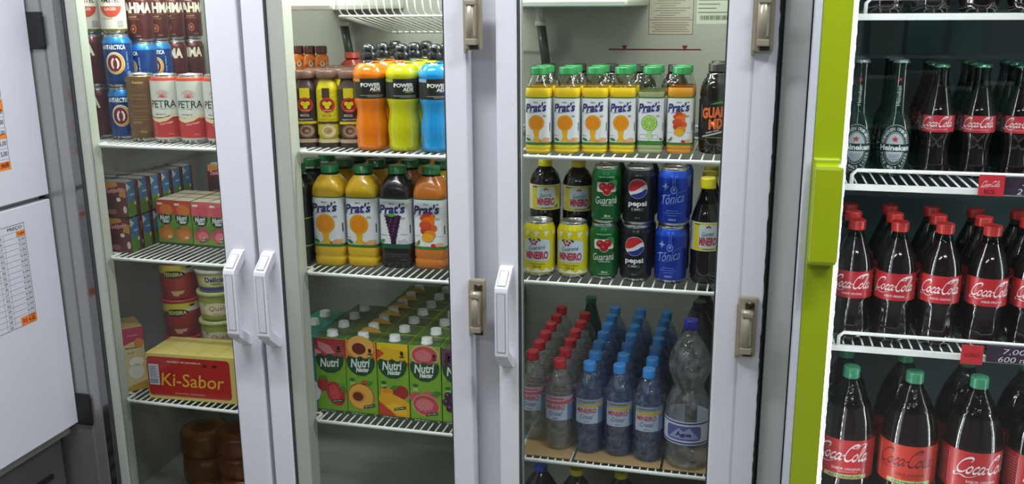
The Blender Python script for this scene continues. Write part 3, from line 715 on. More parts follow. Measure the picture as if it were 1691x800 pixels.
def nutri(fl):
    g = '#7fb02c'; A = box_art(NW, NH, g); x0, x1 = -NW/2, NW/2
    if fl == 'strawberry':
        A.rect(x0, .137, x1, NH, '#c84250', 1); A.poly([(x0, .165), (-.01, .15), (.02, .148), (x1, .16), (x1, NH), (x0, NH)], '#b23040', 2); A.poly([(-.03, .178), (.0, .168), (.014, .150), (-.006, .146), (-.028, .160)], '#e08a90', 3); dots(A, .018, .160, .016, .014, 26, .0008, '#e8b0a0', 4)
        A.poly([(x0, .137), (-.02, .150), (x0, .158)], '#e9a8a8', 3)
        A.ell(-.021, .070, .0155, .018, '#b8202c', 2); dots(A, -.021, .070, .013, .015, 22, .0007, '#e8a070', 3); leaf(A, -.020, .087, .012, .2)
        A.ell(.010, .048, .022, .031, '#c01f2c', 3, rot=.35); A.ell(.006, .052, .012, .019, '#d84048', 4, rot=.35); dots(A, .009, .048, .018, .026, 46, .0008, '#f0b070', 5); leaf(A, .031, .062, .013, 1.9, l=5); leaf(A, .026, .072, .010, .8, '#5aa83c', 5)
        slash(A, .014, .030, 'sabor morango'); nc = False; top = '#b8303c'
    if fl == 'peach':
        A.rect(x0, .137, x1, NH, '#e0862c', 1); A.ell(.0, .170, .033, .028, '#eeb45a', 2); A.ell(-.004, .166, .017, .014, '#6e1f1a', 3); dots(A, -.004, .166, .013, .011, 18, .0013, '#9a3a24', 4)
        A.ell(-.004, .048, .033, .033, '#d8661e', 2); A.ell(-.004, .047, .030, .031, '#f2b44c', 3); A.ell(-.010, .047, .018, .015, '#e8953a', 4); A.ell(-.011, .047, .013, .011, '#6b2014', 5); dots(A, -.011, .047, .010, .009, 20, .0011, '#a34a22', 6); leaf(A, .018, .082, .012, .5); A.ell(.008, .083, .010, .006, '#c9502c', 2)
        slash(A, .016, .024, 'sabor pessego'); nc = True; top = '#c8502a'
    if fl == 'mango':
        A.rect(x0, .132, x1, NH, '#e8b818', 1); A.rect(x0, .132, x1, .142, '#b8431e', 2); A.poly([(x0, .165), (-.022, .176), (.002, .172), (x1, .168), (x1, NH), (x0, NH)], '#f2c81c', 2); A.poly([(x0, .145), (-.02, .160), (-.03, .168), (x0, .170)], '#cf4a1e', 3)
        A.ell(.017, .067, .019, .017, '#a82a24', 2); A.ell(-.018, .066, .016, .012, '#e8922a', 2); A.poly([(x0, .006), (x1, .006), (x1, .040), (.02, .052), (-.005, .062), (-.03, .064), (x0, .050)], '#efae18', 3)
        A.poly([(x0, .006), (.006, .006), (-.010, .020), (x0, .042)], '#c8421c', 4); A.poly([(-.02, .030), (.0, .040), (.025, .030), (.032, .014), (.01, .010)], '#f6c428', 4); leaf(A, .002, .078, .012, .3)
        slash(A, .014, .026, 'sabor manga'); nc = True; top = '#d8a018'
    if fl == 'guava':
        A.rect(x0, .135, x1, NH, '#9ab04a', 1); A.ell(0, .163, .034, .025, '#d8c07a', 2); A.ell(0, .163, .031, .022, '#c8505a', 3); A.ell(-.003, .162, .020, .014, '#dd7078', 4); dots(A, -.003, .162, .022, .015, 34, .0009, '#e8b8a0', 5)
        A.ell(-.026, .060, .016, .011, '#d05860', 2, rot=.3); A.ell(.010, .066, .018, .010, '#d86068', 2); leaf(A, .026, .072, .015, .3)
        A.ell(.0, .040, .034, .027, '#c9b068', 3, rot=-.2); A.ell(.0, .041, .031, .0245, '#c94854', 4, rot=-.2); A.ell(-.003, .042, .021, .015, '#dd737c', 5); dots(A, -.003, .042, .023, .016, 44, .0009, '#ecc0b0', 6)
        slash(A, .014, .020, 'sabor goiaba'); nc = True; top = '#b85058'
    if fl == 'grape':
        A.rect(x0, .137, x1, NH, '#6a4a5a', 1); dots(A, 0, .162, .03, .018, 14, .0075, '#4a2440', 2)
        for k, (gx, gy) in enumerate(((-.024, .07), (-.008, .074), (.008, .070), (.022, .066), (-.028, .054), (-.012, .056), (.004, .054), (.018, .05), (-.020, .040), (-.004, .038), (.012, .036), (-.006, .023))): A.ell(gx, gy, .0095, .0095, '#43183c', 3+k % 3); A.ell(gx-.002, gy+.003, .003, .003, '#8a5a88', 6)
        leaf(A, .02, .086, .014, .5); slash(A, .014, .016, 'sabor uva'); nc = True; top = '#5a3a4c'
    A.rect(x0, 0, x1, .0065, '#33502a', 7); A.text('25,0% de suco', -.010, .0033, .0036, '#dfe8d0', 8, w=.038); A.text('1L', x1-.007, .0033, .0036, '#dfe8d0', 8, w=.005)
    if fl != 'strawberry': A.ell(-.024, .088, .007, .004, '#2f6a2c', 2); A.rect(-.030, .074, -.018, .083, '#a9c878', 2)
    A.ell(.023, .163, .004, .0055, '#2a1712', 6); A.rect(.017, .1535, .029, .156, '#2a1712', 6)
    green_cap_logo(A, -.001, .124, .0355, .0255, nc)
    S = Art(); S.rect(-.031, 0, .031, NH, '#7fb02c', 0); S.rect(-.031, .14, .031, NH, top, 1); S.rect(-.031, 0, .031, .006, '#33502a', 1)
    for k in range(9): S.rect(-.026, .03+k*.010, .022-.006*(k % 3), .0325+k*.010, '#3c5a24', 2)
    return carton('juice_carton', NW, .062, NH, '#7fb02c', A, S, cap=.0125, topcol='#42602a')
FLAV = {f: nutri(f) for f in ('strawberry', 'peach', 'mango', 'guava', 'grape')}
A = box_art(NW, NH, '#3a9ac8'); A.rect(-NW/2, .15, NW/2, NH, '#1d8a6a', 1); A.rect(-NW/2, 0, NW/2, .06, '#dfe8f0', 1); A.ell(.02, .05, .03, .03, '#e8eef6', 2); A.text('COCO', .012, .135, .018, '#e8f4f8', 2, w=.04)
coco = carton('coconut_water_carton', NW, .062, NH, '#2c90b8', A, cap=.0125, topcol='#1d8a6a')

def small_nutri(fl):
    w, h = .0475, .112; A = box_art(w, h, '#6f9a2c'); c1, c2 = ('#c8402c', '#d8781e') if fl == 'peach' else ('#d86068', '#d0505c')
    A.rect(-w/2, .076, w/2, h, c1, 1); A.ell(.004, .088, .018, .014, c2, 2); A.rect(-w/2+.004, .100, -w/2+.018, .105, '#e8e0d8', 3)
    A.ell(.0, .030, .021, .020, c2, 2); A.ell(.003, .026, .014, .012, '#e0902c' if fl == 'peach' else '#e88088', 3); A.ell(.008, .020, .006, .004, '#ead0b8', 4); leaf(A, -.012, .044, .009, .4)
    A.rect(-w/2, 0, w/2, .005, '#2a3a22', 5); slash(A, .004, .016, 'sabor', .02) if fl != 'peach' else None
    green_cap_logo(A, -.001, .064, .0200, .0150, True)
    return carton('juice_carton', w, .040, h, '#6f9a2c', A, None, topcol='#c9b8a8')
sn_p, sn_g = small_nutri('peach'), small_nutri('guava')
w, h, d = .066, .083, .040
A = box_art(w, h, '#5f2320'); A.poly([(-w/2+.002, .066), (.012, .074), (.008, h), (-w/2+.002, h)], '#c8862a', 1); A.poly([(.012, .050), (.030, .046), (.031, .068), (.016, .072)], '#c08428', 1)
A.text('Toddynho', -.001, .0625, .0150, '#b8404c', 3, w=.050, shear=.3, rot=.12, bold=.09); A.text('Toddynho', -.001, .0625, .0140, '#dcb4b0', 4, w=.049, shear=.3, rot=.12, bold=.01)
A.ell(-.013, .030, .010, .014, '#4a302c', 1); A.ell(-.010, .012, .012, .007, '#9a6a5a', 2); A.ell(.025, .018, .005, .009, '#d8c8b8', 2); A.ell(.010, .042, .006, .005, '#e0d8d0', 2)
S = Art(); S.rect(-d/2, 0, d/2, h, '#3f78a8', 0); S.rect(-d/2, 0, d/2, .036, '#5a8a2c', 1); S.poly([(-d/2, .062), (-.004, .070), (-d/2, h)], '#c8c8c8', 1); S.poly([(d/2, .066), (.010, .072), (d/2, h)], '#a8a8a8', 1); S.rect(-.008, .05, .008, .054, '#a8c8e0', 1); S.ell(.008, .03, .004, .005, '#d8d8c0', 2); S.rect(d/2-.010, 0, d/2, h, '#5a2838', 2)
choco = carton('chocolate_milk_carton', w, d, h, '#5f2320', A, S, topcol='#8a8480', gable=1)
w, h, d = .055, .165, .09
A = box_art(w, h, '#d8c48c'); A.rect(-w/2, .128, w/2, h, '#b8264e', 1); A.poly([(-w/2, .118), (.0, .128), (-w/2, .130)], '#b8264e', 2); A.ell(.015, .122, .011, .013, '#d8862a', 2); A.text('Manteiga', -.004, .112, .006, '#3a2a20', 2, w=.026); A.ell(.004, .05, .018, .02, '#e6e2da', 2); A.poly([(-w/2, 0), (w/2, 0), (w/2, .022), (-w/2, .010)], '#c89a2a', 2); A.text('sem sal', -.006, .10, .004, '#4a3a30', 2, w=.016); A.ell(.006, .075, .017, .012, '#efe8d6', 2); A.text('Cremosa', .002, .145, .005, '#e0a0b0', 2, w=.026)
butter = carton('food_carton', w, d, h, '#d8c48c', A, None, topcol='#c8a860')
w, h, d = .240, .118, .118
A = box_art(w, h, '#d8c06a'); A.rrect(-w/2+.001, .008, w/2-.020, h-.008, .010, '#b3241f', 1); A.text('Ki-Sabor', .0, .052, .034, '#e0b23a', 2, w=.165, shear=.12, bold=.005)
A.text('QUEIJO MUSSARELA', -.02, .098, .0055, '#e8d8c0', 2, w=.09); A.text('INDUSTRIA BRASILEIRA', -.01, .017, .0035, '#d8a890', 2, w=.08); A.rrect(-w/2+.003, .008+.002, w/2-.022, .0105, .0002, '#d8a890', 2)
A.rect(-w/2+.005, .036, -w/2+.032, .090, '#c9ccd4', 4)
for k in range(9): A.rect(-w/2+.008, .056+k*.0034, -w/2+.029-.006*(k % 2), .0576+k*.0034, '#6a6c74', 5)
for k in range(8): A.rect(-w/2+.008+k*.0026, .040, -w/2+.0093+k*.0026, .052, '#33353a', 5)
for x in (.035, .060): A.ell(x, .093, .006, .004, '#4a1814', 2)
S = Art(); S.rect(-d/2, 0, d/2, h, '#d8c06a', 0)
for k in range(14): S.rect(-.05+(k*37 % 90)*.001, .012+k*.0072, -.036+(k*37 % 90)*.001, .0142+k*.0072, '#c07a3a', 1)
cheese_box = carton('cheese_box', w, d, h, '#dccb74', A, S, cat='box')
T = Art()
for k in range(40):
    x = -.112+(k*53 % 210)*.00102; y = -.055+(k*29 % 105)*.00102; T.poly([(x, y), (x+.012, y+.0025), (x+.011, y+.0045), (x-.001, y+.002)], '#c8873c', 0)
tm = T.finish('t', lambda u, v, l: (u, v, h+.0002), curved=False)
cheese_box['parts'] = (('carton_body', join('carton_body', [cheese_box['parts'][0][1], tm])),)

# --- tubs
def tub(r0, r1, h, col, lid, art, name='margarine_tub', n=2, lid_h=.010):
    m = MB(); pm = mat(col, .35, 0, .2, 'paint', 40, .03); lm = mat(lid, .35, 0, .2, 'paint', 40, .03)
    m.lathe([(r0*.92, 0, n, pm), (r0, .003, n, pm), (r1, h-lid_h-.002, n, pm), (r1, h-lid_h, n, pm)], 40)
    rf = lambda v: r0+(r1-r0)*max(0, min(1, (v-.003)/(h-lid_h-.005)))
    b = join('tub_body', [m.mesh('b'), art.finish('a', cyl((r0+r1)/2, n, rf))])
    c = MB(); c.lathe([(r1+.0005, h-lid_h, n, lm), (r1+.003, h-lid_h+.001, n, lm), (r1+.003, h-.002, n, lm), (r1, h, n, lm), (r1*.9, h, n, lm), (r1*.88, h-.002, n, lm)], 40)
    return product(name, 'tub', ('tub_body', b), ('lid', c.mesh('lid')))
A = Art(); A.rect(-.14, .012, .14, .048, '#cfc9a0', 0, 2); A.poly([(-.045, .006), (-.01, .001+.005), (.045, .008), (.045, .02), (.0, .014), (-.045, .02)], '#8f9a2c', 1); A.ell(0, .032, .032, .018, '#dfd8b8', 1); A.text('Qualy', .004, .033, .017, '#c0404a', 2, w=.046, bold=.0, shear=.1); A.rect(-.012, .019, .016, .0203, '#8a6a60', 2); A.rect(-.008, .0155, .010, .0168, '#8a6a60', 2); A.text('Vita', -.030, .045, .004, '#3a5a2a', 2, w=.009)
qualy = tub(.043, .0490, .077, '#9aa23c', '#b7c07c', A)
A = Art(); A.rect(-.14, .010, .14, .050, '#d0c47c', 0, 2); A.rect(-.14, .004, .14, .014, '#3a3f8a', 1); A.ell(0, .032, .034, .016, '#ddd8a8', 1); A.text('Delícia', 0, .034, .014, '#1e2f6a', 2, w=.046, bold=.03); A.ell(.004, .022, .014, .003, '#8a9a3a', 2)
delicia = tub(.042, .049, .058, '#b8b8c0', '#c9c9b0', A)
A = Art(); A.rect(-.15, .070, .15, .093, '#d8c63a', 0); A.poly([(-.03, .070), (0, .072), (.03, .082), (.05, .093), (.15, .093), (.15, .070)], '#d8d2c0', 1); A.ell(-.008, .068, .030, .010, '#2a1a14', 2); A.text('TEIXEIRA', -.008, .068, .010, '#e0d27a', 3, w=.050, bold=.03); A.poly([(-.02, .024), (.018, .024), (.012, .016), (.004, .016), (.002, .010), (-.012, .012), (-.014, .018)], '#d8a878', 1); A.rect(.026, .082, .040, .088, '#3a2a24', 2)
teix = tub(.046, .0485, .102, '#b52a22', '#b83028', A, 'red_pail', 2, .007)

# --- cheese wheels
def wheel(r, h, col):
    m = MB(); w = mat(col, .35, 0, .5, 'wax', 14, .18, .3)
    m.lathe([(r*.5, 0, 2, w), (r*.85, 0, 2, w), (r*.98, h*.14, 2, w), (r, h*.4, 2, w), (r, h*.65, 2, w), (r*.96, h*.88, 2, w), (r*.84, h, 2, w), (r*.3, h*1.01, 2, w)], 40)
    f = MB(); sh = mat('#e8e0d8', .15, 0, 0, 'shell', 35, bump=.6); f.lathe([(r*1.006, h*.03, 2, sh), (r*1.012, h*.4, 2, sh), (r*1.01, h*.7, 2, sh), (r*.95, h*.95, 2, sh), (r*.3, h*1.04, 2, sh)], 32, cap0=False)
    return product('round_cheese', 'cheese', ('rind', m.mesh('rind')), ('plastic_film', f.mesh('plastic_film')))
wheel_o = wheel(.066, .072, '#a06a34'); wheel_b = wheel(.063, .06, '#8f4a22')

# --- bottles
def cap_mesh(r, z, h, col, rib=18, name='screw_cap'):
    c = MB(); m = mat(col, .35, 0, .25, 'paint', 40, .02)
    c.lathe([(r, z, 2, m), (r, z+h*.12, 2, m), (r*.98, z+h*.16, 2, m), (r*.98, z+h*.86, 2, m), (r*.9, z+h, 2, m)], rib*3, rib=.018, ribn=rib, ribz=(z+h*.15, z+h*.9)); return c.mesh(name)
def crown(z, col):
    c = MB(); m = mat(col, .25, .7, .2, 'metal', 40, .03)
    c.lathe([(.0150, z, 2, m), (.0143, z+.002, 2, m), (.0128, z+.0055, 2, m), (.0105, z+.0068, 2, m)], 63, rib=.04, ribn=21, ribz=(z-.001, z+.003)); return c.mesh('crown_cap')
def bottle(name, cat, prof, capm, label=None, capname='screw_cap', extra=(), seg=40, rib=0., ribn=0, ribz=None):
    m = MB(); m.lathe(prof, seg, rib=rib, ribn=ribn, ribz=ribz)
    ps = [('bottle_body', m.mesh('bottle_body')), (capname, capm)]
    if label: ps.append(('label', label))
    return product(name, cat, *(ps+list(extra)))
CLEAR = mat('#f2f5f0', .04, 0, 0, 'shell', 55, bump=.35, ior=1.5)
def juice(h, bw, r_cap, liq, art_f, big, liqtop):
    """square juice bottle with clear shoulders"""
    J = mat(liq, .25, 0, .6, 'drink', 40, bump=.1); n = 4.5; r = bw/2; C = CLEAR
    z_l0, z_l1 = (.046, .161) if big else (.018, .115)
    q = h*.925 if big else h*.913
    pr = [(r*.86, 0, n, J), (r*.97, .004, n, J), (r*.985, z_l0*.45, n, J), (r*.93, z_l0*.5, n, J), (r*.985, z_l0*.58, n, J), (r*.985, z_l0*.93, n, J), (r*.96, z_l0, n, J), (r*.96, z_l1, n, J), (r*.985, z_l1+.002, n, J)]
    zs = z_l1+.010
    top = [(r*.985, 0.), (r*.95, .25), (r*.86, .48), (r*.72, .70), (r_cap*1.02, .90), (r_cap*.9, 1.)]
    out = list(pr); zt = q-zs; sw = False
    for a, t in top:
        z = zs+t*zt; nn = n-(n-2)*t
        out.append((a, z, nn, J if (z < liqtop-.0005) else C))
    out.append((r_cap*.9, q+.001, 2, C))
    lab = art_f(r*.965, n, z_l0, z_l1)
    cp = cap_mesh(r_cap, q, h-q, '#157a3c', 24)
    return bottle('juice_bottle', 'bottle', out, cp, lab, seg=56)
def prats_art(fruit, big):
    def f(r, n, z0, z1):
        A = Art(); H = z1-z0; wbg = '#e6e6ea'; pw = .98*r*1.0
        full = r*3.6; gl = '#3f7a34' if fruit != 'grape' else '#1d5a38'
        A.rect(-full, z0, full, z1, wbg, 0, 1); A.rect(-full, z1-.0025, full, z1, gl, 1); A.rect(-full, z0, full, z0+H*(.09 if fruit in ('lime', 'grape') else .055), gl, 1)
        # side nutrition panel
        for k in range(16): A.rect(r*1.25, z0+H*(.12+k*.05), r*1.75, z0+H*(.135+k*.05), '#9a9aa4', 1)
        A.rect(r*1.0, z0+H*.30, r*1.1, z0+H*.47, '#33302e', 1)
        yl = z0+H*.79; S = r*2
        A.text("Prat's", -S*.04, yl, H*.19, '#27306f', 3, w=S*.80, bold=.035, shear=.22, rot=.07)
        A.text('Suco', -S*.04, yl+H*.105, H*.035, '#3a437a', 3, w=S*.16, bold=.02); leaf(A, S*.30, yl+H*.105, S*.05, .3, '#3a437a', 3)
        A.poly([(-S*.33, yl-H*.118), (S*.2, yl-H*.075), (S*.2, yl-H*.082), (-S*.33, yl-H*.128)], '#5a6290', 3)
        A.rect(S*.22, yl-H*.175, S*.36, yl-H*.165, '#7a7a80', 2); A.rect(S*.22, yl-H*.20, S*.34, yl-H*.19, '#7a7a80', 2)
        cy = z0+H*.465; R = S*.30
        if fruit == 'orange':
            o1, o2, o3 = '#e8a01c', '#f09a1a', '#e88a14'
            A.poly([(-R*.42-S*.03, cy-R*.8), (-R*.24-S*.03, z0+H*.16), (-R*.6-S*.03, z0+H*.07), (R*.75-S*.03, z0+H*.07), (R*.28-S*.03, z0+H*.16), (R*.42-S*.03, cy-R*.8)], '#ecb01e', 2)
            A.ell(-S*.03, cy, R, R*1.02, o1, 3, 30); A.ell(-S*.03, cy, R*.86, R*.88, o2, 4, 30)
            for k in range(9):
                a = k*2*PI/9; A.poly([(-S*.03+R*.08*math.cos(a), cy+R*.08*math.sin(a)), (-S*.03+R*.78*math.cos(a+.26), cy+R*.8*math.sin(a+.26)), (-S*.03+R*.78*math.cos(a-.26), cy+R*.8*math.sin(a-.26))][::-1], o3, 5)
            A.poly([(.06*S, z0+H*.06), (.5*S, z0+H*.06), (.5*S, z0+H*.15), (.3*S, z0+H*.16), (.15*S, z0+H*.11)], '#e8a878', 2)
            leaf(A, -S*.33, z0+H*.115, S*.13, -.35, '#2c7a38', 5); A.rect(-S*.48, z0+H*.19, -S*.28, z0+H*.205, '#d8a890', 2)
        if fruit == 'lime':
            A.ell(-S*.03, cy, R, R*1.02, '#6aa832', 3, 30); A.ell(-S*.03, cy, R*.9, R*.92, '#d0e08a', 4, 30)
            for k in range(9):
                a = k*2*PI/9; A.poly([(-S*.03+R*.08*math.cos(a), cy+R*.08*math.sin(a)), (-S*.03+R*.8*math.cos(a+.28), cy+R*.82*math.sin(a+.28)), (-S*.03+R*.8*math.cos(a-.28), cy+R*.82*math.sin(a-.28))][::-1], '#8ac04a', 5)
            A.poly([(-R*.4, cy-R*.8), (-R*.25, z0+H*.1), (R*.2, z0+H*.1), (R*.35, cy-R*.8)], '#bcdca0', 2)
            A.frame(-S*.4, z0+H*.13, -S*.12, z0+H*.22, .0006, '#7a8a7a', 2); A.frame(S*.1, z0+H*.13, S*.3, z0+H*.22, .0006, '#7a8a7a', 2); leaf(A, S*.42, z0+H*.13, S*.09, -.3, '#2c7a38', 5)
        if fruit == 'grape':
            rows = 9; pts = []
            A.poly([(-S*.27, cy+R*1.0), (S*.23, cy+R*1.0), (S*.06, z0+H*.2), (S*.06, z0+H*.09), (-S*.10, z0+H*.09), (-S*.10, z0+H*.2)], '#2c1730', 2)
            for j in range(rows):
                t = j/(rows-1); ww = (1-t)*S*.23+t*S*.05; kk = max(2, int(8*(1-t)+2)); y = cy+R*.95-t*(H*.50)
                for i in range(kk): A.ell(-S*.02-ww+2*ww*i/(kk-1), y+.001*((i*7+j*3) % 3-1), S*.034, S*.036, ('#4a2550', '#6a3a62', '#33183a')[(i+j) % 3], 3+(i+j) % 3, 10)
            leaf(A, -S*.05, cy+R*1.05, S*.13, .1, '#5aa83c', 7); leaf(A, -S*.38, z0+H*.14, S*.12, .5, '#3f9a34', 6); A.rect(-S*.45, z0+H*.26, -S*.22, z0+H*.268, '#6a5a6a', 2); A.rect(S*.2, z0+H*.28, S*.42, z0+H*.288, '#6a5a6a', 2); A.poly([(S*.12, z0+H*.09), (S*.12, z0+H*.16), (S*.35, z0+H*.2), (S*.5, z0+H*.09)], '#c9c4ce', 3)
        if fruit == 'mix':
            for (x, y, q, c) in ((-.03, 1.15, .42, '#c8441e'), (.10, .95, .45, '#e07a1e'), (-.12, .8, .4, '#d04a26'), (.02, .5, .62, '#e8761c'), (-.08, .1, .6, '#d4502a'), (.10, -.2, .6, '#d8622c'), (-.06, -.5, .58, '#c83c24'), (.05, -.85, .6, '#e08a2a'), (-.02, -1.2, .6, '#ecaa2c')): A.ell(S*x, cy+R*y, R*q, R*q*.75, c, 3+int((1.2-y)*3) % 4, 16)
            leaf(A, -S*.30, z0+H*.13, S*.10, 1.2, '#3f8a34', 6); A.ell(S*.15, z0+H*.08, S*.08, S*.06, '#c8341e', 6); A.ell(S*.34, z0+H*.1, S*.12, S*.06, '#e8b078', 5); A.ell(-S*.4, z0+H*.1, S*.06, S*.05, '#d8845c', 5)
            A.rect(-S*.48, z0+H*.26, -S*.28, z0+H*.268, '#8a8a90', 2); A.rect(S*.28, z0+H*.26, S*.46, z0+H*.268, '#8a8a90', 2)
        return A.finish('label', cyl(r, n), du=.0035)
    return f
jb = {k: juice(.229, .0765, .0205, c, prats_art(k, True), True, .205) for k, c in (('orange', '#e2b422'), ('grape', '#241a20'), ('mix', '#cc7426'))}
js = {k: juice(.174, .0540, .0190, c, prats_art(k, False), False, t) for k, c, t in (('orange', '#ecc81a', .128), ('lime', '#a9b080', .124), ('mix', '#dc9428', .132))}
def dark_art(r, n, z0, z1):
    A = Art(); H = z1-z0; A.rect(-r*3.6, z0, r*3.6, z1-.05, '#2a2c2c', 0); A.rect(-r*3.6, z1-.053, r*3.6, z1-.05, '#8aa63a', 1); A.rect(-r*3.6, z0-.002, r*3.6, z0+.001, '#8aa63a', 1)
    A.ell(r*.05, z0+.045, r*.5, .014, '#d8dcd8', 1); A.text('e', r*.1, z0+.046, .012, '#2a3a2a', 2); A.poly([(r*.2, z0+.032), (r*.5, z0+.038), (r*.45, z0+.026), (r*.2, z0+.022)], '#7aa03a', 1); A.text('100%', r*.35, z0+.018, .006, '#d8d8d8', 1, w=.016, bold=.05); A.text('SUCO', r*.35, z0+.008, .006, '#d8d8d8', 1, w=.016, bold=.05)
    return A.finish('label', cyl(r, n), du=.0035)
jdark = juice(.229, .0765, .0205, '#16161a', dark_art, True, .20)

# sports drink
def sports(col, accent, sub):
    J = mat(col, .18, 0, .6, 'drink', 45, bump=.15); C = CLEAR
    prof = [(.028, 0, 2, J), (.0335, .004, 2, J), (.0345, .012, 2, J), (.0335, .020, 2, J), (.0345, .028, 2, J), (.036, .046, 2, J), (.0345, .062, 2, J), (.0315, .078, 2, J), (.0315, .088, 2, J), (.0345, .102, 2, J), (.0365, .108, 2, J), (.036, .112, 2, J), (.036, .155, 2, J), (.0375, .158, 2, J), (.0365, .166, 2, J), (.0315, .177, 2, J), (.0235, .1855, 2, C), (.0165, .190, 2, C), (.0160, .197, 2, C)]
    A = Art(); A.rect(-.075, .1125, .045, .1545, '#26261f', 0); A.rect(.045, .1125, .075, .1545, accent, 0)
    for k in range(13): A.rect(.048, .116+k*.0028, .071, .1172+k*.0028, '#4a4a40', 1)
    A.rect(-.075, .1475, -.020, .1545, accent, 1); A.rect(-.056, .1125, -.035, .147, '#3c3c30', 1)
    A.text('POWER', .004, .1410, .0085, '#d8d8d4', 2, w=.043, bold=.05); A.text('ADE', .013, .1325, .0075, '#d8d8d4', 2, w=.023, bold=.06); A.rect(.006, .1262, .026, .1275, sub, 2); A.rect(-.020, .1185, .030, .1195, '#b8b8b0', 2); A.rect(-.004, .1155, .030, .1163, '#b8b8b0', 2)
    lab = A.finish('label', cyl(.0362), du=.0035)
    K = mat('#1b1d20', .2, 0, .5, 'paint', 40, .05); c = MB(); c.lathe([(.0178, .1925, 2, K), (.0182, .196, 2, K), (.0176, .205, 2, K), (.0145, .2085, 2, K), (.0135, .213, 2, K), (.0125, .2185, 2, K), (.009, .220, 2, K)], 40, rib=.02, ribn=20, ribz=(.194, .2))
    S = MB(); sh = mat('#a8aeb2', .05, 0, 0, 'shell', 60, bump=.4, ior=1.9); S.lathe([(.0158, .206, 2, sh), (.0160, .211, 2, sh), (.0150, .219, 2, sh), (.0105, .2245, 2, sh), (.005, .226, 2, sh)], 28, cap0=False)
    return bottle('sports_drink_bottle', 'bottle', prof, c.mesh('sports_cap'), lab, 'sports_cap', (('dust_cover', S.mesh('dust_cover'), 'clear dust cover'),))
sp_o = sports('#e8780c', '#d08a3c', '#d06a2c'); sp_y = sports('#c4c20a', '#9aa038', '#b8b83c'); sp_b = sports('#1f8fd0', '#8aa8c0', '#4a6ad0')

# milk coffee bottles
def coffee(main, kind):
    M = mat(main, .35, 0, .3, 'paint', 40, .03); n = 3.2
    prof = [(.021, 0, n, M), (.0240, .003, n, M), (.0240, .016, n, M), (.0225, .022, n, M), (.0240, .028, n, M), (.0245, .110, n, M), (.0240, .128, n, M), (.0205, .140, 2.4, M), (.0185, .146, 2, M), (.0185, .150, 2, M)]
    A = Art(); y = '#e0cc1c'; dk = '#2c211c'; r = .0246
    if kind == 'yellow':
        A.rect(-.045, .028, .045, .127, y, 0, 2)
        for k in range(7): A.poly([(-.020+.0, .050+k*.010), (.022, .062+k*.010), (.022, .0635+k*.010), (-.020, .0515+k*.010)], '#c9b418', 1)
        A.rect(-.010, .108, .006, .130, '#4a3a34', 2)
    else:
        A.rect(-.045, .028, .045, .127, '#3a2c26', 0, 2); A.rect(-.011, .108, .010, .130, y, 2)
    A.rect(-.045, .0, .045, .010, '#3a2c26', 1); A.rect(-.045, .010, .045, .018, '#c9a890' if kind != 'yellow' else '#d8c8a0', 1)
    A.ell(0, .093, .0165, .0165, '#c23a32', 3); A.ell(0, .094, .0125, .0115, '#8a241e', 4)
    for x, yy in ((-.0048, .0965), (.0048, .0965), (0, .089)): A.ell(x, yy, .0050, .0048, y, 5, 14)
    A.text('CORAÇÕES', 0, .0815, .0028, '#f0e0d0', 5, w=.016)
    A.text('MOCCA' if kind != 'yellow' else 'LATTE', -.002, .0705, .0055, '#d8d0c8' if kind != 'yellow' else '#8a7a10', 3, w=.018); A.text('cappuccino', -.001, .0615, .0055, '#e8e4dc' if kind != 'yellow' else '#a08a10', 3, w=.030, shear=.25, bold=0)
    A.rect(-.024, .0515, .024, .0570, y if kind != 'yellow' else '#4a3c30', 3)
    A.ell(0, .036, .0175, .0165, '#7a5a48' if kind != 'yellow' else '#c8b070', 4); A.ell(.001, .036, .0145, .0125, '#b09078' if kind != 'yellow' else '#e0d0a0', 5); A.ell(-.001, .037, .0095, .008, '#6a4a3a' if kind != 'yellow' else '#c0a060', 6); A.ell(.001, .036, .005, .004, '#a88470', 7)
    lab = A.finish('label', cyl(r, n), du=.003)
    c = MB(); K = mat('#6e5044', .3, 0, .3, 'paint', 40, .05); c.lathe([(.0235, .150, 2, K), (.0238, .153, 2, K), (.0235, .1655, 2, K), (.0215, .1675, 2, K)], 42, rib=.01, ribn=21, ribz=(.151, .166))
    return bottle('milk_coffee_bottle', 'bottle', prof, c.mesh('screw_cap'), lab)
cf_d, cf_y = coffee('#4a3830', 'dark'), coffee('#d8c41c', 'yellow')
w, h, d = .062, .185, .055
A = box_art(w, h, '#dfe0e0'); A.rect(-w/2, 0, w/2, .030, '#e07a2c', 1); A.poly([(-w/2, .150), (w/2, .160), (w/2, h), (-w/2, h)], '#e8952c', 1); A.text('parmalat', .014, .092, .017, '#22386a', 2, w=.095, rot=PI/2, bold=.03); A.ell(.0, .152, .02, .014, '#f0c8a0', 2)
milk = carton('milk_carton', w, d, h, '#dfe0e0', A, topcol='#e08a3c')
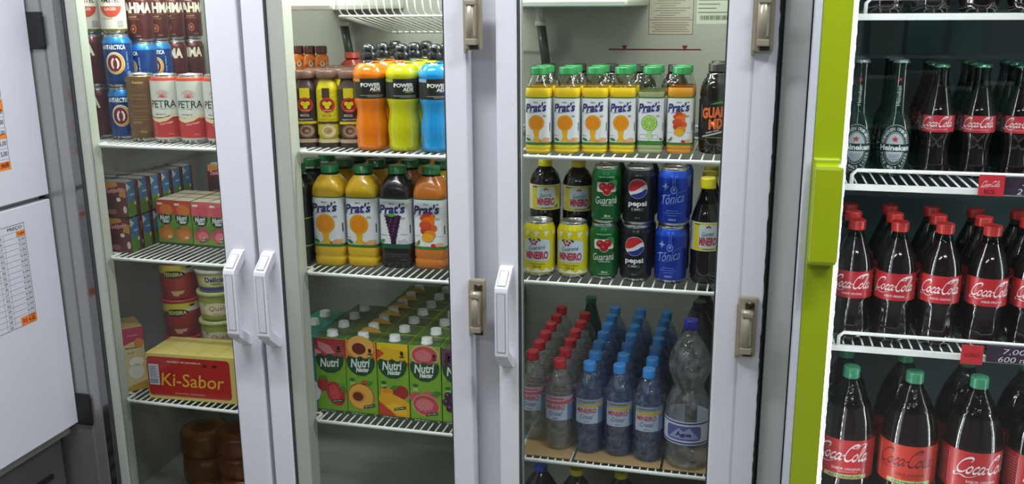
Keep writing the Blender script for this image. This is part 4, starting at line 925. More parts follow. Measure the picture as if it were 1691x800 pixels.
# orange sleeved bottles at the back
m = MB(); OM = mat('#e07a1c', .35, 0, .3, 'paint', 40, .03); m.lathe([(.0145, 0, 5, OM), (.016, .004, 5, OM), (.016, .150, 5, OM), (.016, .180, 5, OM), (.0125, .186, 2, OM), (.0120, .191, 2, OM)], 40)
A = Art(); A.poly([(-.013, .160), (.013, .176), (.013, .172), (-.013, .152)], '#c85a14', 1); A.ell(.003, .165, .005, .007, '#e8d8c8', 2); A.text('g', .003, .166, .006, '#3a2a20', 3, w=.004, bold=.05)
osleeve = product('chocolate_drink_bottle', 'bottle', ('bottle_body', m.mesh('bottle_body')), ('screw_cap', cap_mesh(.0138, .190, .018, '#5c2420')), ('label', A.finish('label', cyl(.0161, 5))))
m = MB(); RM = mat('#a8402c', .3, 0, .4, 'drink', 40, bump=.1)
m.lathe([(.028, 0, 3, RM), (.031, .004, 3, RM), (.031, .150, 3, RM), (.027, .168, 2.5, RM), (.016, .178, 2, RM), (.0155, .182, 2, RM)], 40)
redb = product('yogurt_drink_bottle', 'bottle', ('bottle_body', m.mesh('bottle_body')), ('screw_cap', cap_mesh(.0185, .181, .014, '#b8452f')))
# energy drink in dark bottle
K = mat('#1a1513', .12, 0, .7, 'drink', 40, bump=.15)
prof = [(.028, 0, 2, K), (.0315, .004, 2, K), (.032, .02, 2, K), (.0325, .032, 2, K), (.0325, .108, 2, K), (.0315, .112, 2, K), (.0325, .116, 2, K), (.031, .135, 2, K), (.0255, .148, 2, K), (.0205, .153, 2, K), (.0205, .158, 2, K), (.0155, .163, 2, K)]
A = Art(); A.rect(-.10, .032, .10, .108, '#1c1716', 0, 2); A.text('GUARA', .004, .085, .022, '#e06a30', 2, w=.062, bold=.05, rot=.10, shear=.1); A.text('MIX', .006, .062, .021, '#e06a30', 2, w=.036, bold=.05, rot=.10, shear=.1); A.poly([(-.012, .100), (.01, .108), (.03, .104), (.01, .102)], '#3a8a3a', 2)
A.poly([(-.026, .036), (.03, .052), (.03, .048), (-.026, .033)], '#b0b0b0', 2); A.text('ENERGY DRINK', -.004, .046, .003, '#c8c8c8', 3, w=.026, rot=.26); A.rect(-.018, .0335, .03, .0345, '#a8a03c', 2); A.text('ACAI COM GUARANA', -.030, .082, .004, '#9a9088', 2, w=.034, rot=PI/2); A.ell(-.028, .058, .005, .007, '#3a3230', 1)
guaramix = bottle('energy_drink_bottle', 'bottle', prof, cap_mesh(.0175, .163, .017, '#26221f'), A.finish('label', cyl(.0327)), rib=.0)
gm_plain = product('energy_drink_bottle', 'bottle', guaramix['parts'][0], ('screw_cap', guaramix['parts'][1][1]), guaramix['parts'][2])

# guarana / pepsi / tonic / mineiro cans
CH = .1205
def fruit_badge(A, cx, cy, s, l=1):
    A.rrect(cx-s*1.15, cy-s*.55, cx+s*1.1, cy+s*.55, s*.2, '#dfe6d8', l)
    for x, yy in ((-.42, .05), (.42, .12), (.0, -.42)): A.ell(cx+x*s, cy+yy*s, s*.52, s*.5, '#e8e0d0', l+1); 
    for x, yy in ((.0, -.42), (-.42, .05), (.42, .12)): A.ell(cx+x*s, cy+yy*s, s*.46, s*.44, '#a81c24', l+2); A.ell(cx+(x-.1)*s, cy+(yy+.12)*s, s*.14, s*.12, '#d86068', l+3)
    A.poly([(cx+s*.3, cy+s*.75), (cx+s*.8, cy+s*.85), (cx+s*1.2, cy+s*.6), (cx+s*1.15, cy-s*.4), (cx+s*.9, cy+s*.2)], '#2f8a48', l+2)
A = Art(); fruit_badge(A, .001, .079, .0185); A.text('Guaraná', 0, .052, .015, '#e6ecdc', 2, w=.046, shear=.1, bold=.0, rot=.03); A.text('ANTARCTICA', .002, .0415, .003, '#c8d8c0', 2, w=.024); A.text('ORIGINAL DO BRASIL', 0, .1, .003, '#b8d8b8', 2, w=.032); A.text('350 ml', .002, .019, .0045, '#e0ecdc', 2, w=.012); A.rect(-.010, .0140, .014, .0148, '#b8d8b8', 2)
guarana = can('soda_can', 'can', .0305, CH, '#0f6a30', A, metal=.45)
A = Art()
R = .0195; cy = .078
A.ell(0, cy, R+.0008, R+.0008, '#d8d8de', 0, 32)
A.poly([(R*math.cos(math.radians(a)), cy+R*math.sin(math.radians(a))) for a in range(28, 203, 8)]+[(-R*.55, cy-R*.28), (-R*.1, cy-R*.1), (R*.35, cy+R*.22), (R*.7, cy+R*.42)], '#c0282e', 1)
A.poly([(R*math.cos(math.radians(a)), cy+R*math.sin(math.radians(a))) for a in range(222, 366, 8)]+[(R*.75, cy-R*.05), (R*.35, cy-R*.32), (-R*.1, cy-R*.50), (-R*.45, cy-R*.58)], '#1e2f8a', 1)
A.text('pepsi', 0, .046, .0135, '#e6e6ea', 2, w=.038, bold=.03); A.rect(-.012, .0335, .012, .0375, '#3c3c40', 1); A.text('ZERO', 0, .0355, .003, '#c8c8cc', 2, w=.012); A.frame(-.012, .0325, .012, .0385, .0004, '#8a8a90', 1); A.text('350 ml', 0, .018, .003, '#7a7a80', 1, w=.010)
pepsi = can('soda_can', 'can', .0335, CH, '#17171b', A, metal=.4)
A = Art(); A.text('Tônica', 0, .060, .019, '#8aa4e8', 1, w=.050, shear=.35, rot=.16, bold=-.005); A.poly([(-.028, .0615), (.028, .077), (.028, .0778), (-.028, .0623)], '#6a88dc', 1); A.poly([(-.014, .046), (.022, .055), (.022, .0556), (-.014, .0466)], '#6a88dc', 1)
A.poly([(-.015, .092), (-.0125, .086), (-.0065, .084), (-.0125, .082), (-.015, .076), (-.0175, .082), (-.0235, .084), (-.0175, .086)], '#8aa4e8', 1); A.ell(.002, .078, .0068, .0075, '#8aa4e8', 1); A.ell(.002, .078, .0054, .006, '#2448b8', 2); A.ell(.002, .079, .0025, .003, '#8aa4e8', 3); A.rect(-.0005, .085, .0005, .106, '#6a88dc', 1); A.rect(.0035, .085, .0045, .106, '#6a88dc', 1)
for k, ww in enumerate((.024, .036, .020)): A.rect(-ww/2, .0345-k*.005, ww/2, .0353-k*.005, '#7a96e0', 1)
A.text('350ml', 0, .0165, .004, '#9ab0ec', 1, w=.015)
tonic = can('soda_can', 'can', .0335, CH, '#1a3fb8', A, metal=.5, topcol='#2458d8')
A = Art(); yl = '#d9cc14'
A.rect(-.104, .013, .104, .100, yl, 0, 3); A.poly([(x*.0105-.105, .014 if x % 2 else .021) for x in range(21)]+[(.104, .012), (-.104, .012)], '#e8e6da', 1)
for k in range(9): A.poly([(-.09+k*.021, .101), (-.078+k*.021, .101), (-.086+k*.021, .088), (-.088+k*.021, .094)], '#e6e4d0', 1)
A.rrect(-.032, .036, .030, .084, .010, '#a9c4d8', 1); A.rrect(-.031, .037, .029, .083, .009, '#c8d8e4', 2)
for dx, dy in ((-.012, .079), (-.006, .082), (0, .079), (-.009, .074), (-.003, .074)): A.ell(dx, dy, .0028, .0026, '#a8323a', 4, 10)
leaf(A, -.015, .083, .005, .5, '#33442c', 4); leaf(A, .005, .083, .005, 2.4, '#33442c', 4)
A.text('Guaraná', 0, .066, .0085, '#2c3a44', 4, w=.036, shear=.3, rot=.1, bold=0); A.text('MINEIRO', 0, .049, .017, '#b83044', 4, w=.050, bold=.045); A.text('O SABOR DE MINAS', 0, .030, .003, '#8a7a1a', 4, w=.034); A.text('350 ml', 0, .024, .005, '#7a6a20', 4, w=.018)
mcan = can('soda_can', 'can', .0335, CH, '#d9cc14', A, metal=.15)
def mineiro_label(r, z0, z1):
    A = Art(); H = z1-z0; A.rect(-r*2.9, z0, r*2.9, z1, '#e0dcc4', 0); A.rect(-r*.86, z0+.002, r*1.0, z1-.002, '#dccb1c', 1)
    A.rrect(-r*.5, z0+.006, r*.72, z1-.005, .006, '#c8d8e0', 2); A.text('Guaraná', r*.08, z0+H*.60, H*.15, '#2c3a44', 3, w=r*.75, shear=.3, rot=.06, bold=0); A.text('MINEIRO', r*.10, z0+H*.34, H*.30, '#b82c48', 3, w=r*1.12, bold=.045)
    for dx in (-.003, 0, .003): A.ell(r*.1+dx, z1-.008-abs(dx)*.6, .002, .002, '#a8323a', 4, 9)
    A.rect(-r*.84, z1-.0055, -r*.45, z1-.0035, '#4a3a20', 3); leaf(A, r*.78, z0+.008, .006, .5, '#4a8a2c', 4); A.rect(-r*.2, z0+.0035, r*.5, z0+.005, '#8a7a1a', 3)
    for k in range(8): A.rect(r*1.15, z0+.004+k*.004, r*1.7, z0+.0055+k*.004, '#8a887a', 1)
    return A.finish('label', cyl(r), du=.0035)
G = mat('#14120f', .08, 0, .6, 'drink', 30, bump=.1)
GS = mat('#7a6a58', .05, 0, 0, 'shell', 40, bump=.3, ior=1.5)
prof = [(.026, 0, 2, G), (.030, .006, 2, G), (.0315, .02, 2, G), (.0305, .045, 2, G), (.0315, .066, 2, G), (.0312, .070, 2, G), (.0312, .131, 2, G), (.030, .138, 2, G), (.026, .152, 2, G), (.020, .166, 2, GS), (.0145, .180, 2, GS), (.0128, .190, 2, GS), (.0128, .196, 2, GS)]
mbot = bottle('soda_bottle', 'bottle', prof, cap_mesh(.0160, .197, .022, '#dccb1c'), mineiro_label(.0316, .071, .131))
prof = [(.028, 0, 2, G), (.033, .006, 2, G), (.034, .03, 2, G), (.031, .06, 2, G), (.0335, .09, 2, G), (.034, .125, 2, G), (.0337, .130, 2, G), (.0337, .186, 2, G), (.033, .192, 2, G), (.029, .205, 2, G), (.022, .214, 2, GS), (.0145, .221, 2, GS), (.013, .224, 2, GS)]
mbot2 = bottle('soda_bottle', 'bottle', prof, cap_mesh(.0155, .223, .013, '#dccb1c'), mineiro_label(.0341, .131, .186))

# water
def water(capc, tint, lt):
    Wt = mat(tint, .03, 0, 0, 'crinkle', 90, bump=1., ior=2.0)
    prof = [(.018, .004, 2, Wt), (.026, 0, 2, Wt), (.0305, .008, 2, Wt), (.0318, .018, 2, Wt), (.030, .024, 2, Wt), (.0318, .030, 2, Wt), (.030, .036, 2, Wt), (.0318, .042, 2, Wt), (.0298, .050, 2, Wt), (.0315, .058, 2, Wt), (.0322, .068, 2, Wt), (.0322, .130, 2, Wt), (.031, .140, 2, Wt), (.0265, .158, 2, Wt), (.019, .173, 2, Wt), (.0135, .182, 2, Wt), (.0128, .188, 2, Wt)]
    A = Art(); A.rect(-.028, .074, .026, .112, '#b8c4d8', 0); A.rect(-.028, .112, .052, .131, '#8a9cb8' if lt == 'b' else '#b8a0b0', 0); A.rect(.026, .074, .052, .112, '#7088b0', 0)
    A.poly([(-.028, .112), (.026, .112), (.052, .120), (.052, .123), (-.028, .117)], '#c8b050' if lt == 'b' else '#c05a64', 1)
    A.text('MINEIRO', -.001, .1045, .0110, '#c02c3a', 2, w=.044, bold=.02); A.text('Cristal', -.001, .0905, .010, '#3c5a9a', 2, w=.028, shear=.3, bold=0); A.text('500 ml', 0, .079, .003, '#5a6a8a', 2, w=.012)
    A.rect(-.020, .1235, .018, .1262, '#7a6a3a' if lt == 'b' else '#c02c3a', 1)
    lab = A.finish('label', cyl(.0325), du=.0035)
    wl = MB(); Wi = mat('#b4d2f4' if lt == 'b' else '#f6f8f6', .02, 0, 0, 'shell', 50, bump=1.2, ior=1.45)
    wl.lathe([(.024, .006, 2, Wi), (.0290, .012, 2, Wi), (.0300, .020, 2, Wi), (.0285, .025, 2, Wi), (.030, .031, 2, Wi), (.0280, .050, 2, Wi), (.0305, .068, 2, Wi), (.0305, .138, 2, Wi), (.0300, .140, 2, Wi)], 32)
    return bottle('water_bottle', 'bottle', prof, cap_mesh(.0142, .188, .0195, capc), lab, 'screw_cap', (('water', wl.mesh('water')),), rib=.02, ribn=9, ribz=(.005, .06))
wat_r = water('#c62a34', '#f4f6f4', 'r'); wat_b = water('#3f8fdc', '#d6e6fa', 'b')
Wt = mat('#eef1f3', .03, 0, 0, 'crinkle', 60, bump=1.2, ior=1.9)
prof = [(.030, .006, 2, Wt), (.040, 0, 2, Wt), (.047, .008, 2, Wt)]
for k in range(5): prof += [(.0485, .016+k*.009, 2, Wt), (.0455, .0205+k*.009, 2, Wt)]
prof += [(.0485, .060, 2, Wt), (.0485, .115, 2, Wt), (.047, .125, 2, Wt), (.048, .135, 2, Wt), (.045, .147, 2, Wt), (.040, .160, 2, Wt), (.0315, .175, 2, Wt), (.0305, .186, 2, Wt), (.036, .198, 2, Wt), (.042, .212, 2, Wt), (.0435, .228, 2, Wt), (.041, .248, 2, Wt), (.034, .268, 2, Wt), (.023, .286, 2, Wt), (.0145, .298, 2, Wt), (.0128, .306, 2, Wt)]
A = Art(); A.rect(-.14, .060, .14, .113, '#d8dcec', 0); A.rect(-.14, .0625, .14, .066, '#3a3f8a', 1); A.rect(-.14, .107, .14, .1105, '#3a3f8a', 1); A.rrect(-.040, .070, .038, .103, .008, '#5560a0', 1); A.poly([(-.034, .074), (-.01, .098), (.0, .090), (.012, .100), (.034, .074)], '#98a0cc', 2); A.text('Água', 0, .084, .014, '#1e2460', 3, w=.034, bold=.04)
bigw = bottle('large_water_bottle', 'bottle', prof, cap_mesh(.0155, .306, .020, '#2c2fa0'), A.finish('label', cyl(.0488)), rib=.05, ribn=7, ribz=(.15, .25), seg=66)
dk = mat('#24262a', .08, 0, .5, 'drink', 30, bump=.2)
darkbig = product('large_soda_bottle', 'bottle', ('bottle_body', (lambda m: (m.lathe([(.04, 0, 2, dk), (.048, .01, 2, dk), (.048, .2, 2, dk), (.044, .24, 2, dk), (.030, .28, 2, dk), (.014, .31, 2, dk), (.013, .315, 2, dk)], 36), m.mesh('bottle_body'))[1])(MB())), ('screw_cap', cap_mesh(.0155, .314, .018, '#1c1c20')))
gn = mat('#1c4a34', .08, 0, .5, 'drink', 30, bump=.2)
greenb = product('soda_bottle', 'bottle', ('bottle_body', (lambda m: (m.lathe([(.028, 0, 2, gn), (.033, .01, 2, gn), (.033, .15, 2, gn), (.030, .18, 2, gn), (.018, .22, 2, gn), (.013, .24, 2, gn), (.013, .245, 2, gn)], 32), m.mesh('bottle_body'))[1])(MB())), ('screw_cap', cap_mesh(.0155, .244, .016, '#1f6a44')))
def lowbottle(capc): return product('soda_bottle', 'bottle', ('bottle_body', (lambda m: (m.lathe([(.038, 0, 2, dk), (.046, .01, 2, dk), (.046, .16, 2, dk), (.042, .19, 2, dk), (.026, .225, 2, dk), (.014, .245, 2, dk), (.013, .25, 2, dk)], 32), m.mesh('bottle_body'))[1])(MB())), ('screw_cap', cap_mesh(.0155, .249, .017, capc)))
low_b, low_y = lowbottle('#2448b0'), lowbottle('#c8c01c')

# beers and colas, right cooler
GG = mat('#152a20', .05, 0, .8, 'drink', 25, bump=.05)
prof = [(.022, 0, 2, GG), (.0255, .003, 2, GG), (.0268, .010, 2, GG), (.0268, .082, 2, GG), (.0262, .090, 2, GG), (.0225, .103, 2, GG), (.0170, .112, 2, GG), (.0150, .118, 2, GG), (.0145, .125, 2, GG), (.0135, .150, 2, GG), (.0125, .195, 2, GG), (.0130, .199, 2, GG), (.0138, .203, 2, GG), (.0125, .208, 2, GG)]
A = Art(); cy = .052
A.ell(0, cy, .0285, .0435, '#8f9aa0', 0, 36); A.ell(0, cy, .0275, .0422, '#15261f', 1, 36); A.ell(0, cy, .0180, .0300, '#a0aaae', 2, 30); A.ell(0, cy, .0170, .0285, '#1a2a24', 3, 30); A.ell(0, cy+.001, .0155, .0265, '#b4bcc0', 4, 30)
A.ringtext('HEINEKEN ORIGINAL', 0, cy, .0228, .0355, .0058, 172, 8, '#c8d0d2', 3); A.ringtext('PURE MALT LAGER', 0, cy, .0228, .0362, .0052, 192, 348, '#c8d0d2', 3, True)
A.rect(-.0300, cy-.006, .0300, cy+.0075, '#15261f', 5); A.text('Heineken', 0, cy+.0010, .0105, '#dfe6e6', 6, w=.052, bold=.035); A.star(0, cy+.0165, .0062, '#c8323c', 6)
for k in range(5): A.rect(-.009, cy-.012-k*.0028, .009, cy-.0112-k*.0028, '#6a7478', 6)
N2 = Art(); N2.star(0, .175, .0045, '#c8323c', 0); N2.text('Heineken', 0, .146, .0065, '#c8d0d0', 0, w=.036, rot=PI/2, bold=.02)
lab = A.finish('label', cyl(.0270), du=.003); neck = N2.finish('neck_print', cyl(.0140), du=.003)
hein = bottle('beer_bottle', 'bottle', prof, crown(.2045, '#b8c4c0'), lab, 'crown_cap', (('neck_print', neck),))
CK = mat('#170c0c', .05, 0, .8, 'drink', 25, bump=0.); CS = mat('#b8b8b8', .04, 0, 0, 'shell', 60, bump=.35, ior=1.55)
prof = [(.022, 0, 2, CK), (.0265, .003, 2, CK), (.0275, .010, 2, CK), (.0260, .025, 2, CK), (.0238, .045, 2, CK), (.0245, .065, 2, CK), (.0282, .080, 2, CK), (.0290, .095, 2, CK), (.0285, .115, 2, CK), (.0262, .125, 2, CK), (.0215, .142, 2, CK), (.0160, .160, 2, CS), (.0130, .175, 2, CS), (.0125, .190, 2, CS), (.0138, .194, 2, CS), (.0130, .2, 2, CS)]
A = Art(); A.rect(-.055, .083, .055, .113, '#b8303a', 0); A.cola(.0, .100, .054, '#e8d8d8', 1, .95); A.rect(-.020, .0875, .016, .0885, '#d89098', 1); A.rect(-.055, .083, -.028, .113, '#3a2428', 1)
for k in range(7): A.rect(-.052, .086+k*.0036, -.032, .0872+k*.0036, '#a89898', 2)
ckg = bottle('glass_cola_bottle', 'bottle', prof, crown(.1965, '#6aa888'), A.finish('label', cyl(.0292, 2, lambda v: .0292), du=.0035), 'crown_cap', rib=.03, ribn=12, ribz=(.008, .07))
prof = [(.020, .003, 2, CK), (.027, 0, 2, CK), (.0315, .010, 2, CK), (.0325, .025, 2, CK), (.0300, .045, 2, CK), (.0290, .060, 2, CK), (.0320, .076, 2, CK), (.0345, .084, 2, CK), (.0345, .137, 2, CK), (.0335, .146, 2, CK), (.0295, .162, 2, CK), (.0225, .180, 2, CK), (.0160, .195, 2, CS), (.0130, .204, 2, CS), (.0128, .209, 2, CS)]
A = Art(); A.rect(-.100, .085, .100, .136, '#b3242c', 0); A.cola(.0, .1135, .070, '#ecdcdc', 1, 1.05); A.text('SABOR ORIGINAL', .001, .0935, .0042, '#e8c0c4', 1, w=.036); A.rect(.018, .1275, .031, .1315, '#d8c8c8', 1); A.ell(.055, .095, .006, .006, '#d8c8c8', 1)
for k in range(9): A.rect(-.078, .09+k*.0045, -.045, .0915+k*.0045, '#d08088', 1)
ck6 = bottle('cola_bottle', 'bottle', prof, cap_mesh(.0155, .209, .0175, '#cc3430'), A.finish('label', cyl(.0347), du=.0035), rib=.03, ribn=10, ribz=(.005, .07))
def twol(kind):
    prof = [(.034, .004, 2, CK), (.044, 0, 2, CK), (.050, .012, 2, CK), (.052, .04, 2, CK), (.0505, .09, 2, CK), (.0520, .104, 2, CK), (.0520, .188, 2, CK), (.0510, .196, 2, CK), (.0465, .222, 2, CK if kind != 'l' else CK), (.0390, .246, 2, CS), (.0290, .268, 2, CS), (.0185, .286, 2, CS), (.0150, .294, 2, CS), (.0165, .297, 2, CS), (.0145, .299, 2, CS)]
    A = Art(); red = '#b92c30' if kind != 'z' else '#c43a2c'; ink_ = '#ecdcdc' if kind != 'z' else '#6a1a18'
    A.rect(-.155, .107, .155, .187, red, 0); A.cola(-.002 if kind != 'r' else .012, .158, .100, ink_, 1, 1.0); A.text('SABOR ORIGINAL' if kind != 'z' else 'ZERO ACUCAR', .006, .128, .0055, '#e8c0c0' if kind != 'z' else '#7a201c', 1, w=.056); A.rect(-.010, .1215, .026, .1225, '#e0b0b0' if kind != 'z' else '#8a2a24', 1)
    if kind != 'r': A.rect(-.036, .1085, .046, .1165, '#a8c07a', 1); A.text('RETORNÁVEL', .005, .1125, .0055, '#3c5a34', 2, w=.062)
    A.rect(-.058, .115, -.056, .18, '#d88a8a', 1)
    for k in range(12): A.rect(-.095, .115+k*.0055, -.062, .117+k*.0055, '#cc8080', 1)
    return bottle('large_cola_bottle', 'bottle', prof, cap_mesh(.0158, .297, .021, '#4aa078', 10), A.finish('label', cyl(.0522), du=.004), rib=.025, ribn=10, ribz=(.005, .09))
ck2, ck2z, ck2r = twol('n'), twol('z'), twol('r')

# ================================================================== STOCK ON THE SHELVES
def ray(px, py):
    v = _r2*((px-845.5)/F_PX)-_u2*((py-400)/F_PX)+_f; return v
def xat(px, py, y): v = ray(px, py); return v.x*y/v.y            # X where the sight line meets depth y
Z = .0034      # wire top above the shelf datum
ORD = ['first', 'second', 'third', 'fourth', 'fifth', 'sixth', 'seventh', 'eighth', 'ninth']
BACK = ['front row', 'second row back', 'third row back', 'fourth row back', 'fifth row back', 'sixth row back', 'seventh row back', 'rearmost row']

# --- left bay, top shelf: stacked beer cans
z = ZA1+Z; G1 = 'stacked beer cans in the left bay'
put(brahma, -1.5205, 1.968, z, 'dark red beer can at the far left, bottom of its stack', G1, -.72)
put(brahma, -1.5205, 1.968, z+H, 'dark red beer can at the far left, second level, under the white can', G1, -.72)
put(antarc, -1.4525, 1.967, z, 'blue beer can with oval badge, bottom of its stack', G1, .42)
put(antarc, -1.4525, 1.967, z+H, 'blue beer can with oval badge, second level, in front at the left', G1, .40)
put(amstel, -1.5205, 1.968, z+2*H, 'white beer can with red and white disc, left one of the two, on top', G1, .45)
put(amstel, -1.4545, 1.967, z+2*H, 'white beer can with red and white disc, right one of the two, on top', G1, .5)
put(gold, -1.3825, 1.944, z, 'tall gold and brown beer can left of the white and red ones', G1, .45)
for i in range(3):
    put(petra, -1.3140+i*.0665, 1.937+.002*i, z, 'tall white beer can with red lower part, '+('leftmost', 'middle one', 'rightmost')[i]+' of three', G1, .32)
SQ = (.95, .95, .918); HS = H*.918     # the shorter cans behind
diag = [(238, 2.034), (264, 2.098), (290, 2.162), (319, 2.226)]
for i, (p, y) in enumerate(diag):
    x = xat(p, 110, y); what = 'blue beer can' if i < 2 else 'dark red beer can'
    put(antarc if i < 2 else brahma, x, y, z, what+' standing behind the tall cans, '+ORD[i]+' from the left', G1).scale = SQ
    put(antarc if i < 2 else brahma, x, y, z+HS, what+' peeping over the tall cans, '+ORD[i]+' of the diagonal row', G1, (-.55, .25, -.25, -.05)[i]).scale = SQ
    put(brahma, x, y, z+2*HS, 'dark red beer can in the top row, '+ORD[i+1]+' red one from the left', G1, (.1, .55, .3, .7)[i]).scale = SQ
x = xat(208, 100, 2.10)
for k in range(3): put(brahma, x, 2.10, z+k*HS, 'dark red beer can behind the blue cans, '+('bottom', 'middle', 'top')[k]+' of its stack', G1, .5).scale = SQ

# --- left bay, second shelf
z = ZA2+Z; G2 = 'chocolate milk cartons in the left bay'; G3 = 'small juice cartons in the left bay'
for c, x in enumerate((-1.4575, -1.5285)):
    for k in range(6 if c == 0 else 3):
        for l_ in range(2):
            put(choco, x, 1.926+.047*k, z+l_*.0873, 'small brown chocolate milk carton, '+('right' if c == 0 else 'left')+' column, '+('lower' if l_ == 0 else 'upper')+' layer, '+BACK[k], G2, random.uniform(-.03, .03))
for c, x in enumerate((-1.392, -1.343, -1.291, -1.242, -1.193)):
    for k in range(3):
        fl = 'peach' if c < 2 else 'guava'
        put(sn_p if c < 2 else sn_g, x, 2.022+.0425*k-.003*c, z, 'small green '+fl+' juice carton, '+ORD[c]+' column, '+BACK[k], G3, random.uniform(-.02, .02))
for c, x in enumerate((-1.345, -1.272, -1.199)):
    for k in range(2):
        for l_ in range(2): put(choco, x, 2.20+.047*k, z+l_*.0873, 'small brown milk carton stacked behind the small juice cartons, '+ORD[c]+' column, '+('lower' if l_ == 0 else 'upper')+', '+('nearer' if k == 0 else 'farther'), G2, random.uniform(-.04, .04))

# --- left bay, third shelf
z = ZA3+Z
put(butter, -1.4965, 1.948, z, 'tall cream carton with a crimson top leaning at the left of the cheese box', None, math.radians(47))
put(cheese_box, -1.286, 1.948, z, 'large yellow and red cheese box with gold lettering', None, math.radians(3))
for k in range(3): put(teix, -1.4225, 2.078, z+k*.102, 'red pail with yellow band behind the cheese box, '+('bottom', 'middle', 'top')[k]+' of its stack', 'stacked red pails', .45)
for k in range(3): put(qualy, -1.3145, 2.078, z+k*.077, 'green margarine tub with red script, '+('bottom', 'middle', 'upper')[k]+' one of the stack', 'margarine tubs', .45)
put(delicia, -1.3145, 2.078, z+3*.077, 'cream and blue margarine tub topping the stack of green tubs', 'margarine tubs', .45)

# --- left bay, floor: cheese wheels
G4 = 'cheese wheels on the floor of the cooler'
put(wheel_o, -1.415, 2.12, CF, 'orange cheese wheel in plastic film, bottom of its stack', G4)
put(wheel_o, -1.418, 2.12, CF+.0735, 'orange cheese wheel in plastic film, top of its stack', G4)
put(wheel_b, -1.272, 2.06, CF, 'brown cheese wheel at the right, lowest', G4)
put(wheel_b, -1.270, 2.06, CF+.0615, 'brown cheese wheel at the right, middle', G4)
put(wheel_b, -1.272, 2.06, CF+.123, 'brown cheese wheel at the right, topmost', G4)
put(wheel_b, -1.330, 1.93, CF, 'brown cheese wheel lying at the front', G4)

# --- middle bay, top shelf
z = ZA1+Z; G5 = 'milk coffee bottles'; G6 = 'sports drink bottles'
for c, x in enumerate((-.9635, -.9135, -.8638)):
    for k in range(4):
        put(cf_y if c == 1 else cf_d, x, 1.940+.006*c+.052*k, z, ('yellow' if c == 1 else 'dark brown')+' milk coffee bottle with brown cap, '+('left', 'middle', 'right')[c]+' column, '+BACK[k], G5, .36-.03*c)
for c, (pr, x, nm) in enumerate(((sp_o, -.8020, 'orange'), (sp_y, -.7275, 'yellow'), (sp_b, -.6530, 'blue'))):
    for k in range(3): put(pr, x, 1.925+.0785*k, z, nm+' sports drink bottle with a black sports cap, '+BACK[k], G6, .28)
put(milk, -1.0185, 1.9190, z, 'white and orange milk carton half hidden at the left of the coffee bottles', None, -.0)
for c, p in enumerate((493, 512, 531)): put(osleeve, xat(p, 90, 2.20), 2.20, z, 'slim orange drink bottle with brown cap at the back, '+('left', 'middle', 'right')[c]+' one', 'slim orange bottles at the back', .3)
put(redb, xat(582, 105, 2.165), 2.165, z, 'brick red drink bottle at the back behind the coffee bottles')

# --- middle bay, second shelf: big juices
z = 1.018+Z; G7 = 'large juice bottles in the middle bay'
KIND = [('dark', None), ('orange', 'yellow'), ('orange', 'yellow'), ('grape', 'dark purple'), ('mix', 'amber')]
for c, x in enumerate((-1.0000, -.9210, -.8430, -.7650, -.6870)):
    for k in range(4):
        kd = KIND[c][0]; col_ = 'black labelled dark' if c == 0 else KIND[c][1]
        if k: 
            kd2 = (c+k) % 3; kd = ('orange', 'mix', 'orange')[kd2] if c else 'dark'; col_ = ('yellow', 'amber', 'yellow')[kd2] if c else col_
        put(jdark if c == 0 else jb[kd], x, 1.944+.008*c+.081*k-.0, z, 'large '+col_+' juice bottle with green cap, '+('leftmost', 'second', 'third', 'fourth', 'rightmost')[c]+' column, '+BACK[k], G7, .03)

# --- middle bay, third shelf: one litre cartons
z = ZA3+Z; G8 = 'one litre juice cartons'
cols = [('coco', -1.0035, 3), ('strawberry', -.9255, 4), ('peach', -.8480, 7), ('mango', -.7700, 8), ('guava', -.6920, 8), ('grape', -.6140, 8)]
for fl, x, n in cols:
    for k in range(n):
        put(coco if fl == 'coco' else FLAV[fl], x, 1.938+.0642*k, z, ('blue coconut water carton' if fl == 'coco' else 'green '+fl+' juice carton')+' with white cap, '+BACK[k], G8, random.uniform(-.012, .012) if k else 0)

# --- right bay, top shelf: small juices
z = ZC1+Z; G9 = 'small juice bottles in the right bay'
XS = (-.4250, -.3680, -.3120, -.2565, -.2005, -.1425)
for c, x in enumerate(XS):
    for k in range(2):
        kd = 'orange' if c < 4 else ('lime' if c == 4 else 'mix')
        put(js[kd], x, 1.908+.0105*c+.0575*k, z, 'small '+('yellow', 'pale green', 'amber')[('orange', 'lime', 'mix').index(kd)]+' juice bottle with green cap, '+ORD[c]+' column, '+BACK[k], G9, .02)
put(guaramix, -.0735, 1.977, z, 'dark energy drink bottle with orange lettering at the right end', 'dark energy drink bottles', .02)
put(gm_plain, -.0720, 2.060, z, 'dark energy drink bottle right behind the front one', 'dark energy drink bottles', -.6)
for c, x in enumerate((-.445, -.375, -.305, -.235, -.165)):
    put(gm_plain, x, 2.085, z, 'dark energy drink bottle with black cap behind the small juices, '+ORD[c]+' from the left', 'dark energy drink bottles', .8).scale = (.945, .945, .945)

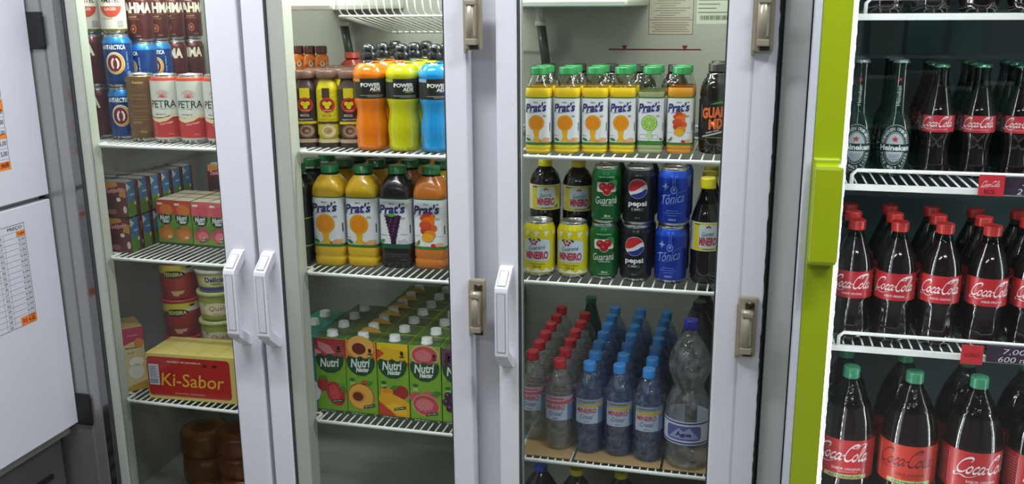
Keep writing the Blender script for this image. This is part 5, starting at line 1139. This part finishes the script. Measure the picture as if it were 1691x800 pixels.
# --- right bay, second shelf
z = ZC2+Z; G10 = 'soft drink cans and bottles in the right bay'
put(mcan, -.4275, 1.918, z, 'yellow soda can with pale blue panel, left one of two', G10, .04)
put(mcan, -.3550, 1.922, z, 'yellow soda can with pale blue panel, right one of two', G10, -.02)
put(mbot2, -.4310, 1.993, z, 'dark soda bottle with yellow cap above the left yellow can', G10, .15)
put(mbot2, -.3580, 1.995, z, 'dark soda bottle with yellow cap above the right yellow can', G10, .12)
for pr, x, y, nm, rz in ((guarana, -.2890, 1.922, 'green guarana', .12), (pepsi, -.2215, 1.925, 'black cola', .0), (tonic, -.1500, 1.929, 'blue tonic', -.04)):
    for k in range(2):
        for r_ in range(2): put(pr, x+.003*k, y+.072*r_, z+k*CH, nm+' soda can, '+('lower' if k == 0 else 'upper')+' one, '+('in front' if r_ == 0 else 'behind'), G10, rz+.03*k)
for k in range(3): put(mbot, -.0800, 1.942+.070*k, z, 'dark soda bottle with yellow cap at the right end, '+BACK[k], G10, .08)

# --- right bay, third shelf: water
z = ZC3+Z
for x0, x1, nm in ((-.461, -.348, 'left'), (-.340, -.153, 'middle'), (-.148, -.034, 'right')):
    m = MB(); cb = mat('#a8895e', .8, 0, 0, 'card', 18, .12); m.box(x0-(x0+x1)/2, x1-(x0+x1)/2, -.27, .26, 0, .0022, cb, .0008)
    o = m.build('cardboard_sheet'); o.location = ((x0+x1)/2, 2.143, z); tag(o, 'tan cardboard sheet under the water bottles, '+nm+' one', 'cardboard', 'cardboard sheets')
z += .0024; G11 = 'small water bottles'
for c, (x, y0, n, pr) in enumerate(((-.4545, 1.972, 6, wat_r), (-.3860, 1.935, 7, wat_r), (-.3175, 1.933, 7, wat_b), (-.2515, 1.933, 7, wat_b), (-.1860, 1.922, 7, wat_b))):
    for k in range(n):
        if c == 1 and k == 6: put(greenb, x+.004, y0+.0658*k+.005, z, 'dark green bottle standing behind the red capped water bottles').scale = (.9, .9, .88); continue
        put(pr, x+random.uniform(-.0006, .0006), y0+.0660*k, z, ('red' if c < 2 else 'blue')+' capped water bottle, '+ORD[c]+' column, '+BACK[k], G11, .10+random.uniform(-.15, .1))
put(bigw, -.1010, 1.9215, z, 'large crumpled clear water bottle with dark blue cap at the right', None, -.1)
put(darkbig, -.0900, 2.03, z, 'large dark bottle right behind the big water bottle', 'large dark bottles')
put(darkbig, -.0850, 2.14, z, 'large dark bottle farther back behind the big water bottle', 'large dark bottles')
# --- right bay, floor
for i, (p, y, pr, nm) in enumerate(((893, 2.02, low_b, 'blue'), (952, 1.97, low_y, 'yellow'), (1026, 1.98, low_y, 'yellow'))):
    put(pr, xat(p, 785, y), y, CF, 'dark bottle with '+nm+' cap on the floor of the right bay'+('' if i == 0 else (', left one' if i == 1 else ', right one')), 'dark bottles on the cooler floor').scale = (1, 1, .74 if i == 0 else .85)

# --- lime door cooler
z = K1+.006; G12 = 'glass beer and cola bottles'
for c, x in enumerate((.1890, .2565, .3260, .3950, .4640, .5330)):
    for k in range(3):
        beer = c < 2
        put(hein if beer else ckg, x, 1.853+.004*c+.062*k, z, ('green beer bottle with oval white badge, ' if beer else 'glass cola bottle with red label, ')+ORD[c]+' column, '+BACK[k], G12, -.10 if beer else -.08)
z = K2+.006; G13 = 'red capped cola bottles'
for c, x in enumerate((.1970, .2715, .3480, .4260, .5020, .5780)):
    for k in range(3): put(ck6, x, 1.797+.073*k, z, 'cola bottle with red cap and red label, '+ORD[c]+' column, '+BACK[k], G13, (-.1, -.14, -.1, .1, .05, .0)[c])
z = K3+.006; G14 = 'two litre cola bottles'
for c, (x, pr, nm) in enumerate(((.2100, ck2, 'white script'), (.3230, ck2z, 'black script'), (.4350, ck2r, 'white script'), (.5450, ck2r, 'white script'))):
    for k in range(2): put(pr, x, 1.80+.110*k, z, 'large cola bottle with green cap and '+nm+', '+ORD[c]+' column, '+BACK[k], G14, (-.12, -.12, .12, .3)[c])
z = K0+.006
for c, x in enumerate((.2100, .2860, .3620, .4380, .5140)): put(ck6, x, 1.80, z, 'cola bottle on the topmost shelf of the lime door cooler, '+ORD[c]+' from the left', 'cola bottles on the topmost shelf')
